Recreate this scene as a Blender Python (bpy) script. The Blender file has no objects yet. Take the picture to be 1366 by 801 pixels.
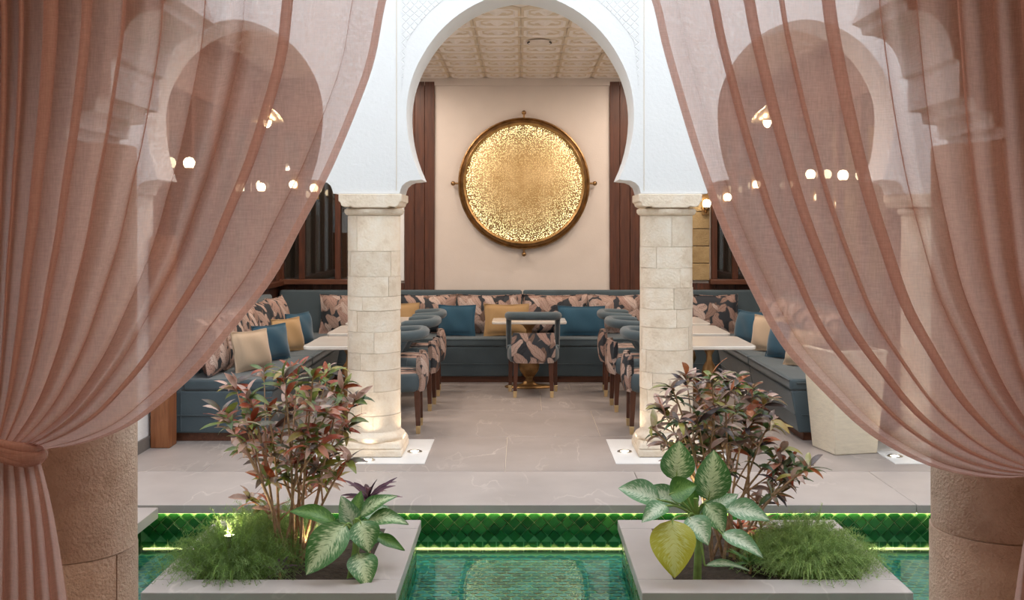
import bpy, bmesh, math, random
from mathutils import Vector, Matrix, noise
PI = math.pi
R = random.Random(7)
S = bpy.context.scene
COL = S.collection

# ---------------------------------------------------------------- camera, sky, exposure
F = 1353.0                       # focal length in pixels of a 1366 wide frame
VX, VY, EYE = 694.0, 306.0, 1.6  # vanishing point and eye height
cam_d = bpy.data.cameras.new('camera')
cam = bpy.data.objects.new('camera', cam_d); COL.objects.link(cam)
cam.location = (0, 0, EYE); cam.rotation_euler = (PI/2, 0, 0)
cam_d.sensor_width = 36.0; cam_d.lens = 36.0*F/1366.0
cam_d.shift_x = -(VX-683.0)/1366.0
cam_d.shift_y = (VY-400.5)/1366.0
cam_d.clip_start = 0.05
S.camera = cam

w = bpy.data.worlds.new('world'); S.world = w; w.use_nodes = True
bgn = w.node_tree.nodes['Background']
bgn.inputs[0].default_value = (0.90, 0.95, 1.0, 1); bgn.inputs[1].default_value = 3.1
S.view_settings.view_transform = 'Standard'
try: S.view_settings.look = 'None'
except Exception: pass
S.view_settings.gamma = 1.0
S.view_settings.use_curve_mapping = False
S.view_settings.exposure = 0.0
WARM = (1.0, 0.83, 0.69)

def light(name, kind, loc, energy, color=(1,1,1), size=0.2, rot=(0,0,0), **kw):
    l = bpy.data.lights.new(name, kind); l.energy = energy; l.color = color
    if kind == 'AREA':
        l.shape = 'DISK'; l.size = size
        if 'sy' in kw: l.shape = 'RECTANGLE'; l.size_y = kw['sy']
    elif kind in ('POINT', 'SPOT'): l.shadow_soft_size = size
    if kind == 'SPOT': l.spot_size = kw.get('angle', 1.2); l.spot_blend = 0.6
    o = bpy.data.objects.new(name, l); COL.objects.link(o); o.location = loc; o.rotation_euler = rot
    return o
# fill lamps added to brighten lounge (fittings built with the ceiling) and near gallery
LOUNGE_FILL = [(x, y) for y in (8.15, 9.3, 10.5) for x in (-1.8, -1.3, 1.32, 1.82)]
for x, y in LOUNGE_FILL:
    light('lounge_fill_lamp', 'AREA', (x, y, 3.262), 11.5, WARM, 0.11)
for x in (-1.6, 0.0, 1.6):
    light('gallery_fill', 'AREA', (x, 0.9, 3.50), 24, (1.0, 0.76, 0.56), 0.3)  # unseen warm fill added to light the curtain front and near columns

def W(px, py, D):                # where a point seen at this pixel stands, D metres away
    return Vector(((px-VX)*D/F, D, EYE-(py-VY)*D/F))

# ---------------------------------------------------------------- mesh helper
class MB:
    def __init__(s): s.v = []; s.f = []; s.m = []; s.uv = None
    def add(s, vs, fs, mi=0):
        b = len(s.v); s.v += [tuple(v) for v in vs]
        s.f += [tuple(i+b for i in f) for f in fs]; s.m += [mi]*len(fs); return s
    def box(s, a, b, mi=0):
        x0,y0,z0 = a; x1,y1,z1 = b
        return s.add([(x0,y0,z0),(x1,y0,z0),(x1,y1,z0),(x0,y1,z0),(x0,y0,z1),(x1,y0,z1),(x1,y1,z1),(x0,y1,z1)],
              [(0,3,2,1),(4,5,6,7),(0,1,5,4),(1,2,6,5),(2,3,7,6),(3,0,4,7)], mi)
    def frustum(s, c, z0, z1, h0, h1, rot=0, mi=0):   # square frustum, half sizes (hx,hy)
        vs = []
        for z, h in ((z0,h0),(z1,h1)):
            for sx, sy in ((-1,-1),(1,-1),(1,1),(-1,1)):
                x, y = sx*h[0], sy*h[1]
                vs.append((c[0]+x*math.cos(rot)-y*math.sin(rot), c[1]+x*math.sin(rot)+y*math.cos(rot), z))
        return s.add(vs, [(0,3,2,1),(4,5,6,7),(0,1,5,4),(1,2,6,5),(2,3,7,6),(3,0,4,7)], mi)
    def lathe(s, prof, n=24, c=(0,0,0), mi=0, axis='z', a0=0, cap=True):
        vs = []; fs = []
        for r, z in prof:
            for k in range(n):
                a = 2*PI*k/n + a0
                if axis == 'z': vs.append((c[0]+r*math.cos(a), c[1]+r*math.sin(a), c[2]+z))
                elif axis == 'y': vs.append((c[0]+r*math.cos(a), c[1]+z, c[2]-r*math.sin(a)))
                else: vs.append((c[0]+z, c[1]+r*math.cos(a), c[2]+r*math.sin(a)))
        for j in range(len(prof)-1):
            for k in range(n):
                k2 = (k+1) % n
                fs.append((j*n+k, j*n+k2, (j+1)*n+k2, (j+1)*n+k))
        if cap:
            fs.append(tuple(range(n-1,-1,-1))); m = (len(prof)-1)*n; fs.append(tuple(range(m, m+n)))
        return s.add(vs, fs, mi)
    def tube(s, pts, rad, n=8, mi=0, caps=True):
        pts = [Vector(p) for p in pts]; N = len(pts)
        rr = rad if isinstance(rad, (list, tuple)) else [rad]*N
        vs = []; fs = []; up = None
        for i, p in enumerate(pts):
            t = (pts[min(i+1,N-1)]-pts[max(i-1,0)]).normalized()
            if up is None:
                up = Vector((0,0,1)) if abs(t.z) < .9 else Vector((1,0,0))
            a = (up - t*up.dot(t)).normalized(); b = t.cross(a); up = a
            for k in range(n):
                q = 2*PI*k/n
                vs.append(p + (a*math.cos(q)+b*math.sin(q))*rr[i])
        for j in range(N-1):
            for k in range(n):
                k2 = (k+1) % n; fs.append((j*n+k, j*n+k2, (j+1)*n+k2, (j+1)*n+k))
        if caps: fs.append(tuple(range(n-1,-1,-1))); m=(N-1)*n; fs.append(tuple(range(m,m+n)))
        return s.add(vs, fs, mi)
    def prism(s, poly, y0, y1, mi=0):    # polygon of (x,z), counter-clockwise seen from the camera side, pushed from y0 to y1
        n = len(poly)
        s.add([(x,y0,z) for x,z in poly]+[(x,y1,z) for x,z in poly],
              [tuple(range(n)), tuple(range(2*n-1,n-1,-1))]+[(i,i+n,(i+1)%n+n,(i+1)%n) for i in range(n)], mi)
        return s
    def build(s, name, mat, parent=None, smooth=None, bevel=0, seg=2, sub=0, loc=None, tri=False):
        me = bpy.data.meshes.new(name); me.from_pydata(s.v, [], s.f)
        mats = mat if isinstance(mat, (list,tuple)) else [mat]
        for m_ in mats: me.materials.append(m_)
        if len(mats) > 1: me.polygons.foreach_set('material_index', s.m)
        bm = bmesh.new(); bm.from_mesh(me)
        bmesh.ops.recalc_face_normals(bm, faces=bm.faces)
        if tri: bmesh.ops.triangulate(bm, faces=[f for f in bm.faces if len(f.verts) > 4])
        bm.to_mesh(me); bm.free()
        if s.uv:
            l = me.uv_layers.new(name='UVMap')
            for p in me.polygons:
                for li in p.loop_indices: l.data[li].uv = s.uv[me.loops[li].vertex_index]
        if smooth is not None:
            me.shade_smooth()
            if smooth < 180: me.set_sharp_from_angle(angle=math.radians(smooth))
        o = link(name, me, parent)
        if loc: o.location = loc
        if bevel:
            b = o.modifiers.new('bevel', 'BEVEL'); b.width = bevel; b.segments = seg; b.limit_method = 'ANGLE'
            me.shade_smooth(); b.harden_normals = False
            if smooth is None: me.set_sharp_from_angle(angle=math.radians(50))
        if sub:
            m = o.modifiers.new('sub', 'SUBSURF'); m.levels = sub; m.render_levels = sub; me.shade_smooth()
        return o
def link(name, me, parent=None):
    o = bpy.data.objects.new(name, me); COL.objects.link(o)
    if parent is not None: o.parent = parent
    return o
def thing(name, label, cat, loc=(0,0,0), rz=0, group=None):
    o = bpy.data.objects.new(name, None); COL.objects.link(o); o.empty_display_size = .1
    o.location = loc; o.rotation_euler = (0,0,rz)
    return tag(o, label, cat, group)
def tag(o, label=None, cat=None, group=None, kind=None):
    if label: o['label'] = label
    if cat: o['category'] = cat
    if group: o['group'] = group
    if kind: o['kind'] = kind
    return o
def struct(o): o['kind'] = 'structure'; return o
def copy_tree(o, parent=None):
    c = o.copy(); COL.objects.link(c)
    if parent is not None: c.parent = parent
    for ch in list(o.children): copy_tree(ch, c)
    return c
def place(proto, used, loc, rz, label, group=None):
    o = proto if not used else copy_tree(proto)
    o.location = loc; o.rotation_euler = (0,0,rz); o['label'] = label
    if group: o['group'] = group
    return o

# ---------------------------------------------------------------- materials
def new_mat(name):
    m = bpy.data.materials.new(name); m.use_nodes = True
    nt = m.node_tree; b = nt.nodes['Principled BSDF']; return m, nt, b
def N(nt, typ, **kw):
    n = nt.nodes.new(typ)
    for k, v in kw.items():
        if k.startswith('i_'):
            key = k[2:]; key = int(key) if key.isdigit() else key
            n.inputs[key].default_value = v
        else: setattr(n, k, v)
    return n
def ramp(nt, stops, interp='LINEAR'):
    r = nt.nodes.new('ShaderNodeValToRGB'); e = r.color_ramp; e.interpolation = interp
    while len(e.elements) < len(stops): e.elements.new(.5)
    for k, (p, c) in enumerate(stops):
        e.elements[k].position = p; e.elements[k].color = (*c, 1) if len(c) == 3 else c
    return r
def L(nt, a, b): nt.links.new(a, b)
def simple(name, col, rough=.6, metal=0, bump=0, bscale=60, var=0, vscale=4, spec=.5, stretch=None, detail=4, coord='Object'):
    m, nt, b = new_mat(name)
    b.inputs['Base Color'].default_value = (*col, 1); b.inputs['Roughness'].default_value = rough
    b.inputs['Metallic'].default_value = metal; b.inputs['Specular IOR Level'].default_value = spec
    tc = N(nt, 'ShaderNodeTexCoord'); src = tc.outputs[coord]
    if stretch:
        mp = N(nt, 'ShaderNodeMapping'); mp.inputs['Scale'].default_value = stretch; L(nt, src, mp.inputs[0]); src = mp.outputs[0]
    if var:
        n = N(nt, 'ShaderNodeTexNoise'); n.inputs['Scale'].default_value = vscale; n.inputs['Detail'].default_value = detail; L(nt, src, n.inputs[0])
        r = ramp(nt, [(.3, tuple(max(0,c*(1-var)) for c in col)), (.7, tuple(min(1,c*(1+var)) for c in col))])
        L(nt, n.outputs[0], r.inputs[0]); L(nt, r.outputs[0], b.inputs['Base Color'])
    if bump:
        n2 = N(nt, 'ShaderNodeTexNoise'); n2.inputs['Scale'].default_value = bscale; n2.inputs['Detail'].default_value = 5; L(nt, src, n2.inputs[0])
        bp = N(nt, 'ShaderNodeBump'); bp.inputs['Strength'].default_value = bump; bp.inputs['Distance'].default_value = .01
        L(nt, n2.outputs[0], bp.inputs['Height']); L(nt, bp.outputs[0], b.inputs['Normal'])
    return m
M = {}
M['plaster'] = simple('white_plaster', (.79,.795,.80), .8, bump=.25, bscale=45)
M['plaster_in'] = simple('cream_plaster', (.75,.67,.61), .85, bump=.1, bscale=60, var=.03)
M['plaster_gallery'] = simple('gallery_plaster', (.55,.42,.34), .85, bump=.1, bscale=60, var=.04)
M['ceiling'] = simple('ceiling_plaster', (.80,.72,.64), .8, bump=.3, bscale=30, var=.10, vscale=9)
M['white_tile'] = simple('white_marble', (.86,.86,.86), .3, var=.03, vscale=8)
M['dark'] = simple('dark_recess', (.012,.011,.010), .7)
M['brass'] = simple('brass', (.76,.60,.34), .32, metal=1, bump=.1, bscale=80, var=.15, vscale=12)
M['brass_dark'] = simple('aged_brass', (.36,.22,.10), .38, metal=1, bump=.3, bscale=90, var=.3, vscale=14)
M['table'] = simple('pale_marble_top', (.80,.75,.69), .12, var=.05, vscale=5)
M['soil'] = simple('soil', (.045,.030,.020), .95, bump=1, bscale=70, var=.4, vscale=40)
M['steel'] = simple('brushed_steel', (.55,.53,.50), .3, metal=1)
M['stem'] = simple('woody_stem', (.42,.26,.15), .75, bump=.5, bscale=120, var=.3, vscale=30)
M['gstem'] = simple('green_stem', (.22,.33,.08), .5, var=.25, vscale=20)
M['mortar'] = simple('lime_mortar', (.72,.63,.51), .95, bump=.4, bscale=90)
M['skirting'] = simple('grey_skirting', (.17,.155,.145), .6, var=.1, vscale=10)
M['planter_stone'] = simple('cream_stone', (.78,.70,.56), .8, bump=.3, bscale=40, var=.06, vscale=14, stretch=(1,1,4))
M['grout'] = simple('tile_grout', (.40,.50,.26), .8)

def stone(name, c0, c1, c2, bump=.7, bs=60):
    m, nt, b = new_mat(name); tc = N(nt,'ShaderNodeTexCoord'); oi = N(nt,'ShaderNodeObjectInfo')
    ad = N(nt,'ShaderNodeVectorMath', operation='ADD'); L(nt, tc.outputs['Object'], ad.inputs[0]); L(nt, oi.outputs['Random'], ad.inputs[1])
    n = N(nt,'ShaderNodeTexNoise'); n.inputs['Scale'].default_value = 7; n.inputs['Detail'].default_value = 8; n.inputs['Roughness'].default_value=.7
    L(nt, ad.outputs[0], n.inputs[0])
    r = ramp(nt, [(.28,c0),(.5,c1),(.72,c2)]); L(nt, n.outputs[0], r.inputs[0])
    hs = N(nt,'ShaderNodeHueSaturation'); mr = N(nt,'ShaderNodeMapRange'); mr.inputs[3].default_value=.88; mr.inputs[4].default_value=1.08
    L(nt, oi.outputs['Random'], mr.inputs[0]); L(nt, mr.outputs[0], hs.inputs['Value']); L(nt, r.outputs[0], hs.inputs['Color'])
    L(nt, hs.outputs[0], b.inputs['Base Color']); b.inputs['Roughness'].default_value = .9
    n2 = N(nt,'ShaderNodeTexNoise'); n2.inputs['Scale'].default_value = bs; n2.inputs['Detail'].default_value = 6; L(nt, tc.outputs['Object'], n2.inputs[0])
    bp = N(nt,'ShaderNodeBump'); bp.inputs['Strength'].default_value = bump; bp.inputs['Distance'].default_value=.012
    L(nt, n2.outputs[0], bp.inputs['Height']); L(nt, bp.outputs[0], b.inputs['Normal']); return m
M['stone'] = stone('beige_sandstone', (.68,.54,.40), (.83,.71,.57), (.88,.80,.69), .45)
M['stone_rough'] = stone('rough_sandstone', (.48,.32,.23), (.66,.48,.37), (.76,.60,.49), .9, 110)
M['stone_wall'] = stone('ochre_stone_wall', (.30,.20,.09), (.42,.30,.15), (.50,.37,.2))

def marble(name, c0, c1, vein, rough=.45):
    m, nt, b = new_mat(name); tc = N(nt,'ShaderNodeTexCoord'); oi = N(nt,'ShaderNodeObjectInfo')
    sc = N(nt,'ShaderNodeVectorMath', operation='SCALE'); L(nt, oi.outputs['Random'], sc.inputs[0]); sc.inputs['Scale'].default_value = 9
    ad = N(nt,'ShaderNodeVectorMath', operation='ADD'); L(nt, tc.outputs['Object'], ad.inputs[0])
    cb = N(nt,'ShaderNodeCombineXYZ'); mu = N(nt,'ShaderNodeMath', operation='MULTIPLY'); mu.inputs[1].default_value=13
    L(nt, oi.outputs['Random'], mu.inputs[0]); L(nt, mu.outputs[0], cb.inputs[0]); L(nt, mu.outputs[0], cb.inputs[1]); L(nt, cb.outputs[0], ad.inputs[1])
    n = N(nt,'ShaderNodeTexNoise'); n.inputs['Scale'].default_value = 3; n.inputs['Detail'].default_value = 7; L(nt, ad.outputs[0], n.inputs[0])
    r = ramp(nt, [(.3,c0),(.7,c1)]); L(nt, n.outputs[0], r.inputs[0])
    mp = N(nt,'ShaderNodeMapping'); mp.inputs['Rotation'].default_value=(0,0,.9); mp.inputs['Scale'].default_value=(1.1,.35,1); L(nt, ad.outputs[0], mp.inputs[0])
    n2 = N(nt,'ShaderNodeTexNoise'); n2.inputs['Scale'].default_value = 2.0; n2.inputs['Detail'].default_value = 5; n2.inputs['Roughness'].default_value=.45; L(nt, mp.outputs[0], n2.inputs[0])
    v = ramp(nt, [(.492,(0,0,0)),(.5,(1,1,1)),(.508,(0,0,0))]); L(nt, n2.outputs[0], v.inputs[0])
    n3 = N(nt,'ShaderNodeTexNoise'); n3.inputs['Scale'].default_value = 2.5; L(nt, ad.outputs[0], n3.inputs[0])
    r3 = ramp(nt, [(.42,(0,0,0)),(.7,(.7,.7,.7))]); L(nt, n3.outputs[0], r3.inputs[0])
    mm = N(nt,'ShaderNodeMath', operation='MULTIPLY'); L(nt, v.outputs[0], mm.inputs[0]); L(nt, r3.outputs[0], mm.inputs[1])
    mx = N(nt,'ShaderNodeMix', data_type='RGBA'); L(nt, mm.outputs[0], mx.inputs[0]); L(nt, r.outputs[0], mx.inputs[6]); mx.inputs[7].default_value=(*vein,1)
    L(nt, mx.outputs[2], b.inputs['Base Color']); b.inputs['Roughness'].default_value = rough; return m
M['floor'] = marble('grey_limestone', (.315,.275,.26), (.375,.33,.315), (.56,.51,.47))
M['coping'] = marble('grey_coping_stone', (.39,.345,.33), (.46,.41,.39), (.62,.56,.52))

def wood(name, c0, c1, rough=.45, horiz=False):
    m, nt, b = new_mat(name); tc = N(nt,'ShaderNodeTexCoord'); mp = N(nt,'ShaderNodeMapping')
    mp.inputs['Scale'].default_value = (1.2,14,14) if horiz else (14,14,1.2); L(nt, tc.outputs['Object'], mp.inputs[0])
    n = N(nt,'ShaderNodeTexNoise'); n.inputs['Scale'].default_value = 3; n.inputs['Detail'].default_value = 7; n.inputs['Distortion'].default_value=.6
    L(nt, mp.outputs[0], n.inputs[0]); r = ramp(nt, [(.3,c0),(.7,c1)]); L(nt, n.outputs[0], r.inputs[0]); L(nt, r.outputs[0], b.inputs['Base Color'])
    b.inputs['Roughness'].default_value = rough
    bp = N(nt,'ShaderNodeBump'); bp.inputs['Strength'].default_value=.15; L(nt, n.outputs[0], bp.inputs['Height']); L(nt, bp.outputs[0], b.inputs['Normal']); return m
M['wood'] = wood('dark_red_wood', (.055,.016,.007), (.125,.038,.016))
M['wood_h'] = wood('dark_red_wood_rail', (.085,.028,.013), (.17,.062,.030), horiz=True)
M['wood_warm'] = wood('warm_oiled_wood', (.20,.065,.022), (.36,.14,.055))
M['legwood'] = wood('walnut_leg', (.055,.018,.010), (.12,.042,.022), .35)

def fabric(name, col, var=.2, rough=.95, vs=5, sheen=.3, weave=420):
    m, nt, b = new_mat(name); tc = N(nt,'ShaderNodeTexCoord')
    n = N(nt,'ShaderNodeTexNoise'); n.inputs['Scale'].default_value = vs; n.inputs['Detail'].default_value = 6; L(nt, tc.outputs['Object'], n.inputs[0])
    n1 = N(nt,'ShaderNodeTexNoise'); n1.inputs['Scale'].default_value = weave; n1.inputs['Detail'].default_value = 2; L(nt, tc.outputs['Object'], n1.inputs[0])
    av = N(nt,'ShaderNodeMath', operation='ADD'); L(nt, n.outputs[0], av.inputs[0]); L(nt, n1.outputs[0], av.inputs[1])
    r = ramp(nt, [(.30,tuple(c*(1-var) for c in col)),(.70,tuple(c*(1+var) for c in col))])
    hf = N(nt,'ShaderNodeMath', operation='MULTIPLY'); hf.inputs[1].default_value=.5; L(nt, av.outputs[0], hf.inputs[0]); L(nt, hf.outputs[0], r.inputs[0])
    L(nt, r.outputs[0], b.inputs['Base Color']); b.inputs['Roughness'].default_value = rough
    b.inputs['Sheen Weight'].default_value = sheen; b.inputs['Sheen Roughness'].default_value=.5; b.inputs['Specular IOR Level'].default_value=.2
    bp = N(nt,'ShaderNodeBump'); bp.inputs['Strength'].default_value=.2; bp.inputs['Distance'].default_value=.004; L(nt, n1.outputs[0], bp.inputs['Height']); L(nt, bp.outputs[0], b.inputs['Normal']); return m
M['blue'] = fabric('slate_blue_fabric', (.078,.108,.126))
M['teal'] = fabric('teal_blue_cushion_fabric', (.030,.088,.140))
M['sand'] = fabric('sand_linen', (.52,.40,.29), .12)
M['ochre'] = fabric('gold_tan_linen', (.42,.27,.13), .12)

def printed(name):
    m, nt, b = new_mat(name); tc = N(nt,'ShaderNodeTexCoord'); oi = N(nt,'ShaderNodeObjectInfo')
    mu = N(nt,'ShaderNodeMath', operation='MULTIPLY'); mu.inputs[1].default_value=7; L(nt, oi.outputs['Random'], mu.inputs[0])
    ad = N(nt,'ShaderNodeVectorMath', operation='ADD'); L(nt, tc.outputs['Object'], ad.inputs[0]); L(nt, mu.outputs[0], ad.inputs[1])
    dn = N(nt,'ShaderNodeTexNoise'); dn.inputs['Scale'].default_value=7; L(nt, ad.outputs[0], dn.inputs[0])
    ds = N(nt,'ShaderNodeVectorMath', operation='SCALE'); ds.inputs['Scale'].default_value=.10; L(nt, dn.outputs['Color'], ds.inputs[0])
    a2 = N(nt,'ShaderNodeVectorMath', operation='ADD'); L(nt, ad.outputs[0], a2.inputs[0]); L(nt, ds.outputs[0], a2.inputs[1])
    prev = None
    for rot, off, cols in ((.15,0,[(0,(.05,.055,.065)),(.35,(.24,.16,.13)),(.7,(.44,.30,.25))]),(.9,3,[(0,(.055,.06,.07)),(.22,(.48,.32,.27)),(.5,(.62,.46,.40)),(.8,(.36,.24,.20))]),(-.65,7,[(0,(.55,.39,.33)),(.4,(.68,.53,.47)),(.75,(.50,.33,.28))])):
        mp = N(nt,'ShaderNodeMapping'); mp.vector_type='TEXTURE'; mp.inputs['Rotation'].default_value=(0,rot,0); mp.inputs['Location'].default_value=(off,0,off); mp.inputs['Scale'].default_value=(.088,.5,.23); L(nt, a2.outputs[0], mp.inputs[0])
        vo = N(nt,'ShaderNodeTexVoronoi'); vo.inputs['Scale'].default_value=1; vo.inputs['Randomness'].default_value=.8; L(nt, mp.outputs[0], vo.inputs[0])
        lc = N(nt,'ShaderNodeVectorMath', operation='SUBTRACT'); L(nt, mp.outputs[0], lc.inputs[0]); L(nt, vo.outputs['Position'], lc.inputs[1])
        sx = N(nt,'ShaderNodeSeparateXYZ'); L(nt, lc.outputs[0], sx.inputs[0])
        ax = N(nt,'ShaderNodeMath', operation='ABSOLUTE'); L(nt, sx.outputs[0], ax.inputs[0])
        sc = N(nt,'ShaderNodeSeparateColor'); L(nt, vo.outputs['Color'], sc.inputs[0])
        pal = ramp(nt, cols, 'CONSTANT'); L(nt, sc.outputs[0], pal.inputs[0])
        rib = ramp(nt, [(.0,(1.0,1.0,1.0)),(.03,(.5,.5,.5)),(.07,(.95,.95,.95)),(.40,(.75,.75,.75))]); L(nt, ax.outputs[0], rib.inputs[0])
        ph = N(nt,'ShaderNodeMath', operation='MULTIPLY_ADD'); L(nt, ax.outputs[0], ph.inputs[0]); ph.inputs[1].default_value=-.5; L(nt, sx.outputs[2], ph.inputs[2])
        sn = N(nt,'ShaderNodeMath', operation='MULTIPLY'); sn.inputs[1].default_value=70; L(nt, ph.outputs[0], sn.inputs[0])
        si = N(nt,'ShaderNodeMath', operation='SINE'); L(nt, sn.outputs[0], si.inputs[0])
        vr = N(nt,'ShaderNodeMapRange'); vr.inputs[1].default_value=-1; vr.inputs[2].default_value=.2; vr.inputs[3].default_value=.66; vr.inputs[4].default_value=1; L(nt, si.outputs[0], vr.inputs[0])
        m1 = N(nt,'ShaderNodeMix', data_type='RGBA', blend_type='MULTIPLY'); m1.inputs[0].default_value=.9; L(nt, pal.outputs[0], m1.inputs[6]); L(nt, rib.outputs[0], m1.inputs[7])
        m2 = N(nt,'ShaderNodeMix', data_type='RGBA', blend_type='MULTIPLY'); m2.inputs[0].default_value=.9; L(nt, m1.outputs[2], m2.inputs[6]); L(nt, vr.outputs[0], m2.inputs[7])
        mk = ramp(nt, [(.46,(1,1,1)),(.50,(0,0,0))]); L(nt, vo.outputs['Distance'], mk.inputs[0])
        m3 = N(nt,'ShaderNodeMix', data_type='RGBA'); L(nt, mk.outputs[0], m3.inputs[0]); L(nt, m2.outputs[2], m3.inputs[7])
        if prev is None: m3.inputs[6].default_value=(.05,.055,.065,1)
        else: L(nt, prev, m3.inputs[6])
        prev = m3.outputs[2]
    L(nt, prev, b.inputs['Base Color']); b.inputs['Roughness'].default_value=.9; b.inputs['Specular IOR Level'].default_value=.2; return m
M['print'] = printed('banana_leaf_print_fabric')

def glass_dark(name):
    m, nt, b = new_mat(name); b.inputs['Base Color'].default_value=(.02,.018,.015,1); b.inputs['Roughness'].default_value=.02
    b.inputs['Specular IOR Level'].default_value=.9; b.inputs['Coat Weight'].default_value=1; return m
M['pane'] = glass_dark('dark_window_glass')

def curtain_mat(name, op, dif, tr):
    m, nt, b = new_mat(name); nt.nodes.remove(b); out = nt.nodes['Material Output']
    d = N(nt,'ShaderNodeBsdfDiffuse'); d.inputs[0].default_value=(*dif,1)
    t = N(nt,'ShaderNodeBsdfTranslucent'); t.inputs[0].default_value=(*tr,1)
    x = N(nt,'ShaderNodeBsdfTransparent'); x.inputs[0].default_value=(1.0,.965,.955,1)
    ms = N(nt,'ShaderNodeMixShader'); ms.inputs[0].default_value=.5; L(nt,d.outputs[0],ms.inputs[1]); L(nt,t.outputs[0],ms.inputs[2])
    tc = N(nt,'ShaderNodeTexCoord')
    vals = []
    for scl in ((260,260,30),(30,30,300),(6,6,2.5)):
        mp = N(nt,'ShaderNodeMapping'); mp.inputs['Scale'].default_value=scl; L(nt, tc.outputs['Object'], mp.inputs[0])
        n = N(nt,'ShaderNodeTexNoise'); n.inputs['Scale'].default_value=1; n.inputs['Detail'].default_value=3; L(nt, mp.outputs[0], n.inputs[0]); vals.append(n.outputs[0])
    a = N(nt,'ShaderNodeMath', operation='ADD'); L(nt, vals[0], a.inputs[0]); L(nt, vals[1], a.inputs[1])
    a2 = N(nt,'ShaderNodeMath', operation='MULTIPLY_ADD'); L(nt, vals[2], a2.inputs[0]); a2.inputs[1].default_value=.35; L(nt, a.outputs[0], a2.inputs[2])
    mr = N(nt,'ShaderNodeMapRange'); mr.inputs[1].default_value=.85; mr.inputs[2].default_value=1.55; mr.inputs[3].default_value=op-.10; mr.inputs[4].default_value=op+.10
    L(nt, a2.outputs[0], mr.inputs[0])
    at = N(nt,'ShaderNodeAttribute'); at.attribute_name='gather'; ag = N(nt,'ShaderNodeMath', operation='ADD'); ag.use_clamp=True; L(nt, mr.outputs[0], ag.inputs[0]); L(nt, at.outputs['Fac'], ag.inputs[1])
    m2 = N(nt,'ShaderNodeMixShader'); L(nt, ag.outputs[0], m2.inputs[0]); L(nt, x.outputs[0], m2.inputs[1]); L(nt, ms.outputs[0], m2.inputs[2])
    L(nt, m2.outputs[0], out.inputs[0]); return m
M['sheer'] = curtain_mat('dusty_pink_sheer_linen', .61, (.60,.395,.33), (.80,.57,.52))
M['hem'] = curtain_mat('dusty_pink_linen_hem', .66, (.68,.44,.37), (.68,.44,.37))

def water_mat():
    m, nt, b = new_mat('pool_water'); nt.nodes.remove(b); out = nt.nodes['Material Output']
    g = N(nt,'ShaderNodeBsdfGlossy'); g.inputs['Roughness'].default_value=.015
    x = N(nt,'ShaderNodeBsdfTransparent'); x.inputs[0].default_value=(.62,.95,.88,1)
    fr = N(nt,'ShaderNodeFresnel'); fr.inputs[0].default_value=1.40
    tc = N(nt,'ShaderNodeTexCoord'); n = N(nt,'ShaderNodeTexNoise'); n.inputs['Scale'].default_value=3.5; n.inputs['Detail'].default_value=2; L(nt, tc.outputs['Object'], n.inputs[0])
    bp = N(nt,'ShaderNodeBump'); bp.inputs['Strength'].default_value=.03; bp.inputs['Distance'].default_value=.02; L(nt, n.outputs[0], bp.inputs['Height'])
    L(nt, bp.outputs[0], g.inputs['Normal']); L(nt, bp.outputs[0], fr.inputs['Normal'])
    mx = N(nt,'ShaderNodeMixShader'); L(nt, fr.outputs[0], mx.inputs[0]); L(nt, x.outputs[0], mx.inputs[1]); L(nt, g.outputs[0], mx.inputs[2]); L(nt, mx.outputs[0], out.inputs[0]); return m
M['water'] = water_mat()

def tile_mat(name, c0, c1, c2, rough=.15, attr=False):
    m, nt, b = new_mat(name); oi = N(nt,'ShaderNodeObjectInfo'); tc = N(nt,'ShaderNodeTexCoord')
    r = ramp(nt, [(0,c0),(.5,c1),(1,c2)])
    if attr:
        at = N(nt,'ShaderNodeAttribute'); at.attribute_name='tone'; L(nt, at.outputs['Fac'], r.inputs[0])
    else: L(nt, oi.outputs['Random'], r.inputs[0])
    n = N(nt,'ShaderNodeTexNoise'); n.inputs['Scale'].default_value=25; L(nt, tc.outputs['Object'], n.inputs[0])
    mr = N(nt,'ShaderNodeMapRange'); mr.inputs[3].default_value=.6; mr.inputs[4].default_value=1.4; L(nt, n.outputs[0], mr.inputs[0])
    hs = N(nt,'ShaderNodeHueSaturation'); L(nt, mr.outputs[0], hs.inputs['Value']); L(nt, r.outputs[0], hs.inputs['Color'])
    L(nt, hs.outputs[0], b.inputs['Base Color']); b.inputs['Roughness'].default_value = rough
    bp = N(nt,'ShaderNodeBump'); bp.inputs['Strength'].default_value=.2; bp.inputs['Distance'].default_value=.01; L(nt, n.outputs[0], bp.inputs['Height']); L(nt, bp.outputs[0], b.inputs['Normal']); return m
M['green_tile'] = tile_mat('green_glazed_tile', (.012,.075,.02), (.025,.13,.035), (.05,.19,.05))
M['pool_tile'] = tile_mat('teal_pool_tile', (.02,.17,.145), (.06,.27,.235), (.13,.36,.33), .5, True)

def emis(name, col, st):
    m, nt, b = new_mat(name); b.inputs['Base Color'].default_value=(*col,1)
    b.inputs['Emission Color'].default_value=(*col,1); b.inputs['Emission Strength'].default_value=st; return m
M['bulb'] = emis('warm_lamp_glass', (1,.80,.52), 9)
M['led'] = emis('pool_led_strip', (.92,1,.42), 9)
M['upl'] = emis('uplight_lens', (1,.86,.66), 5)
M['spot'] = emis('spot_lens', (1,.9,.6), 45)
M['fill_lens'] = emis('added_downlight_lens', (1,.86,.7), 4)

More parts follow.
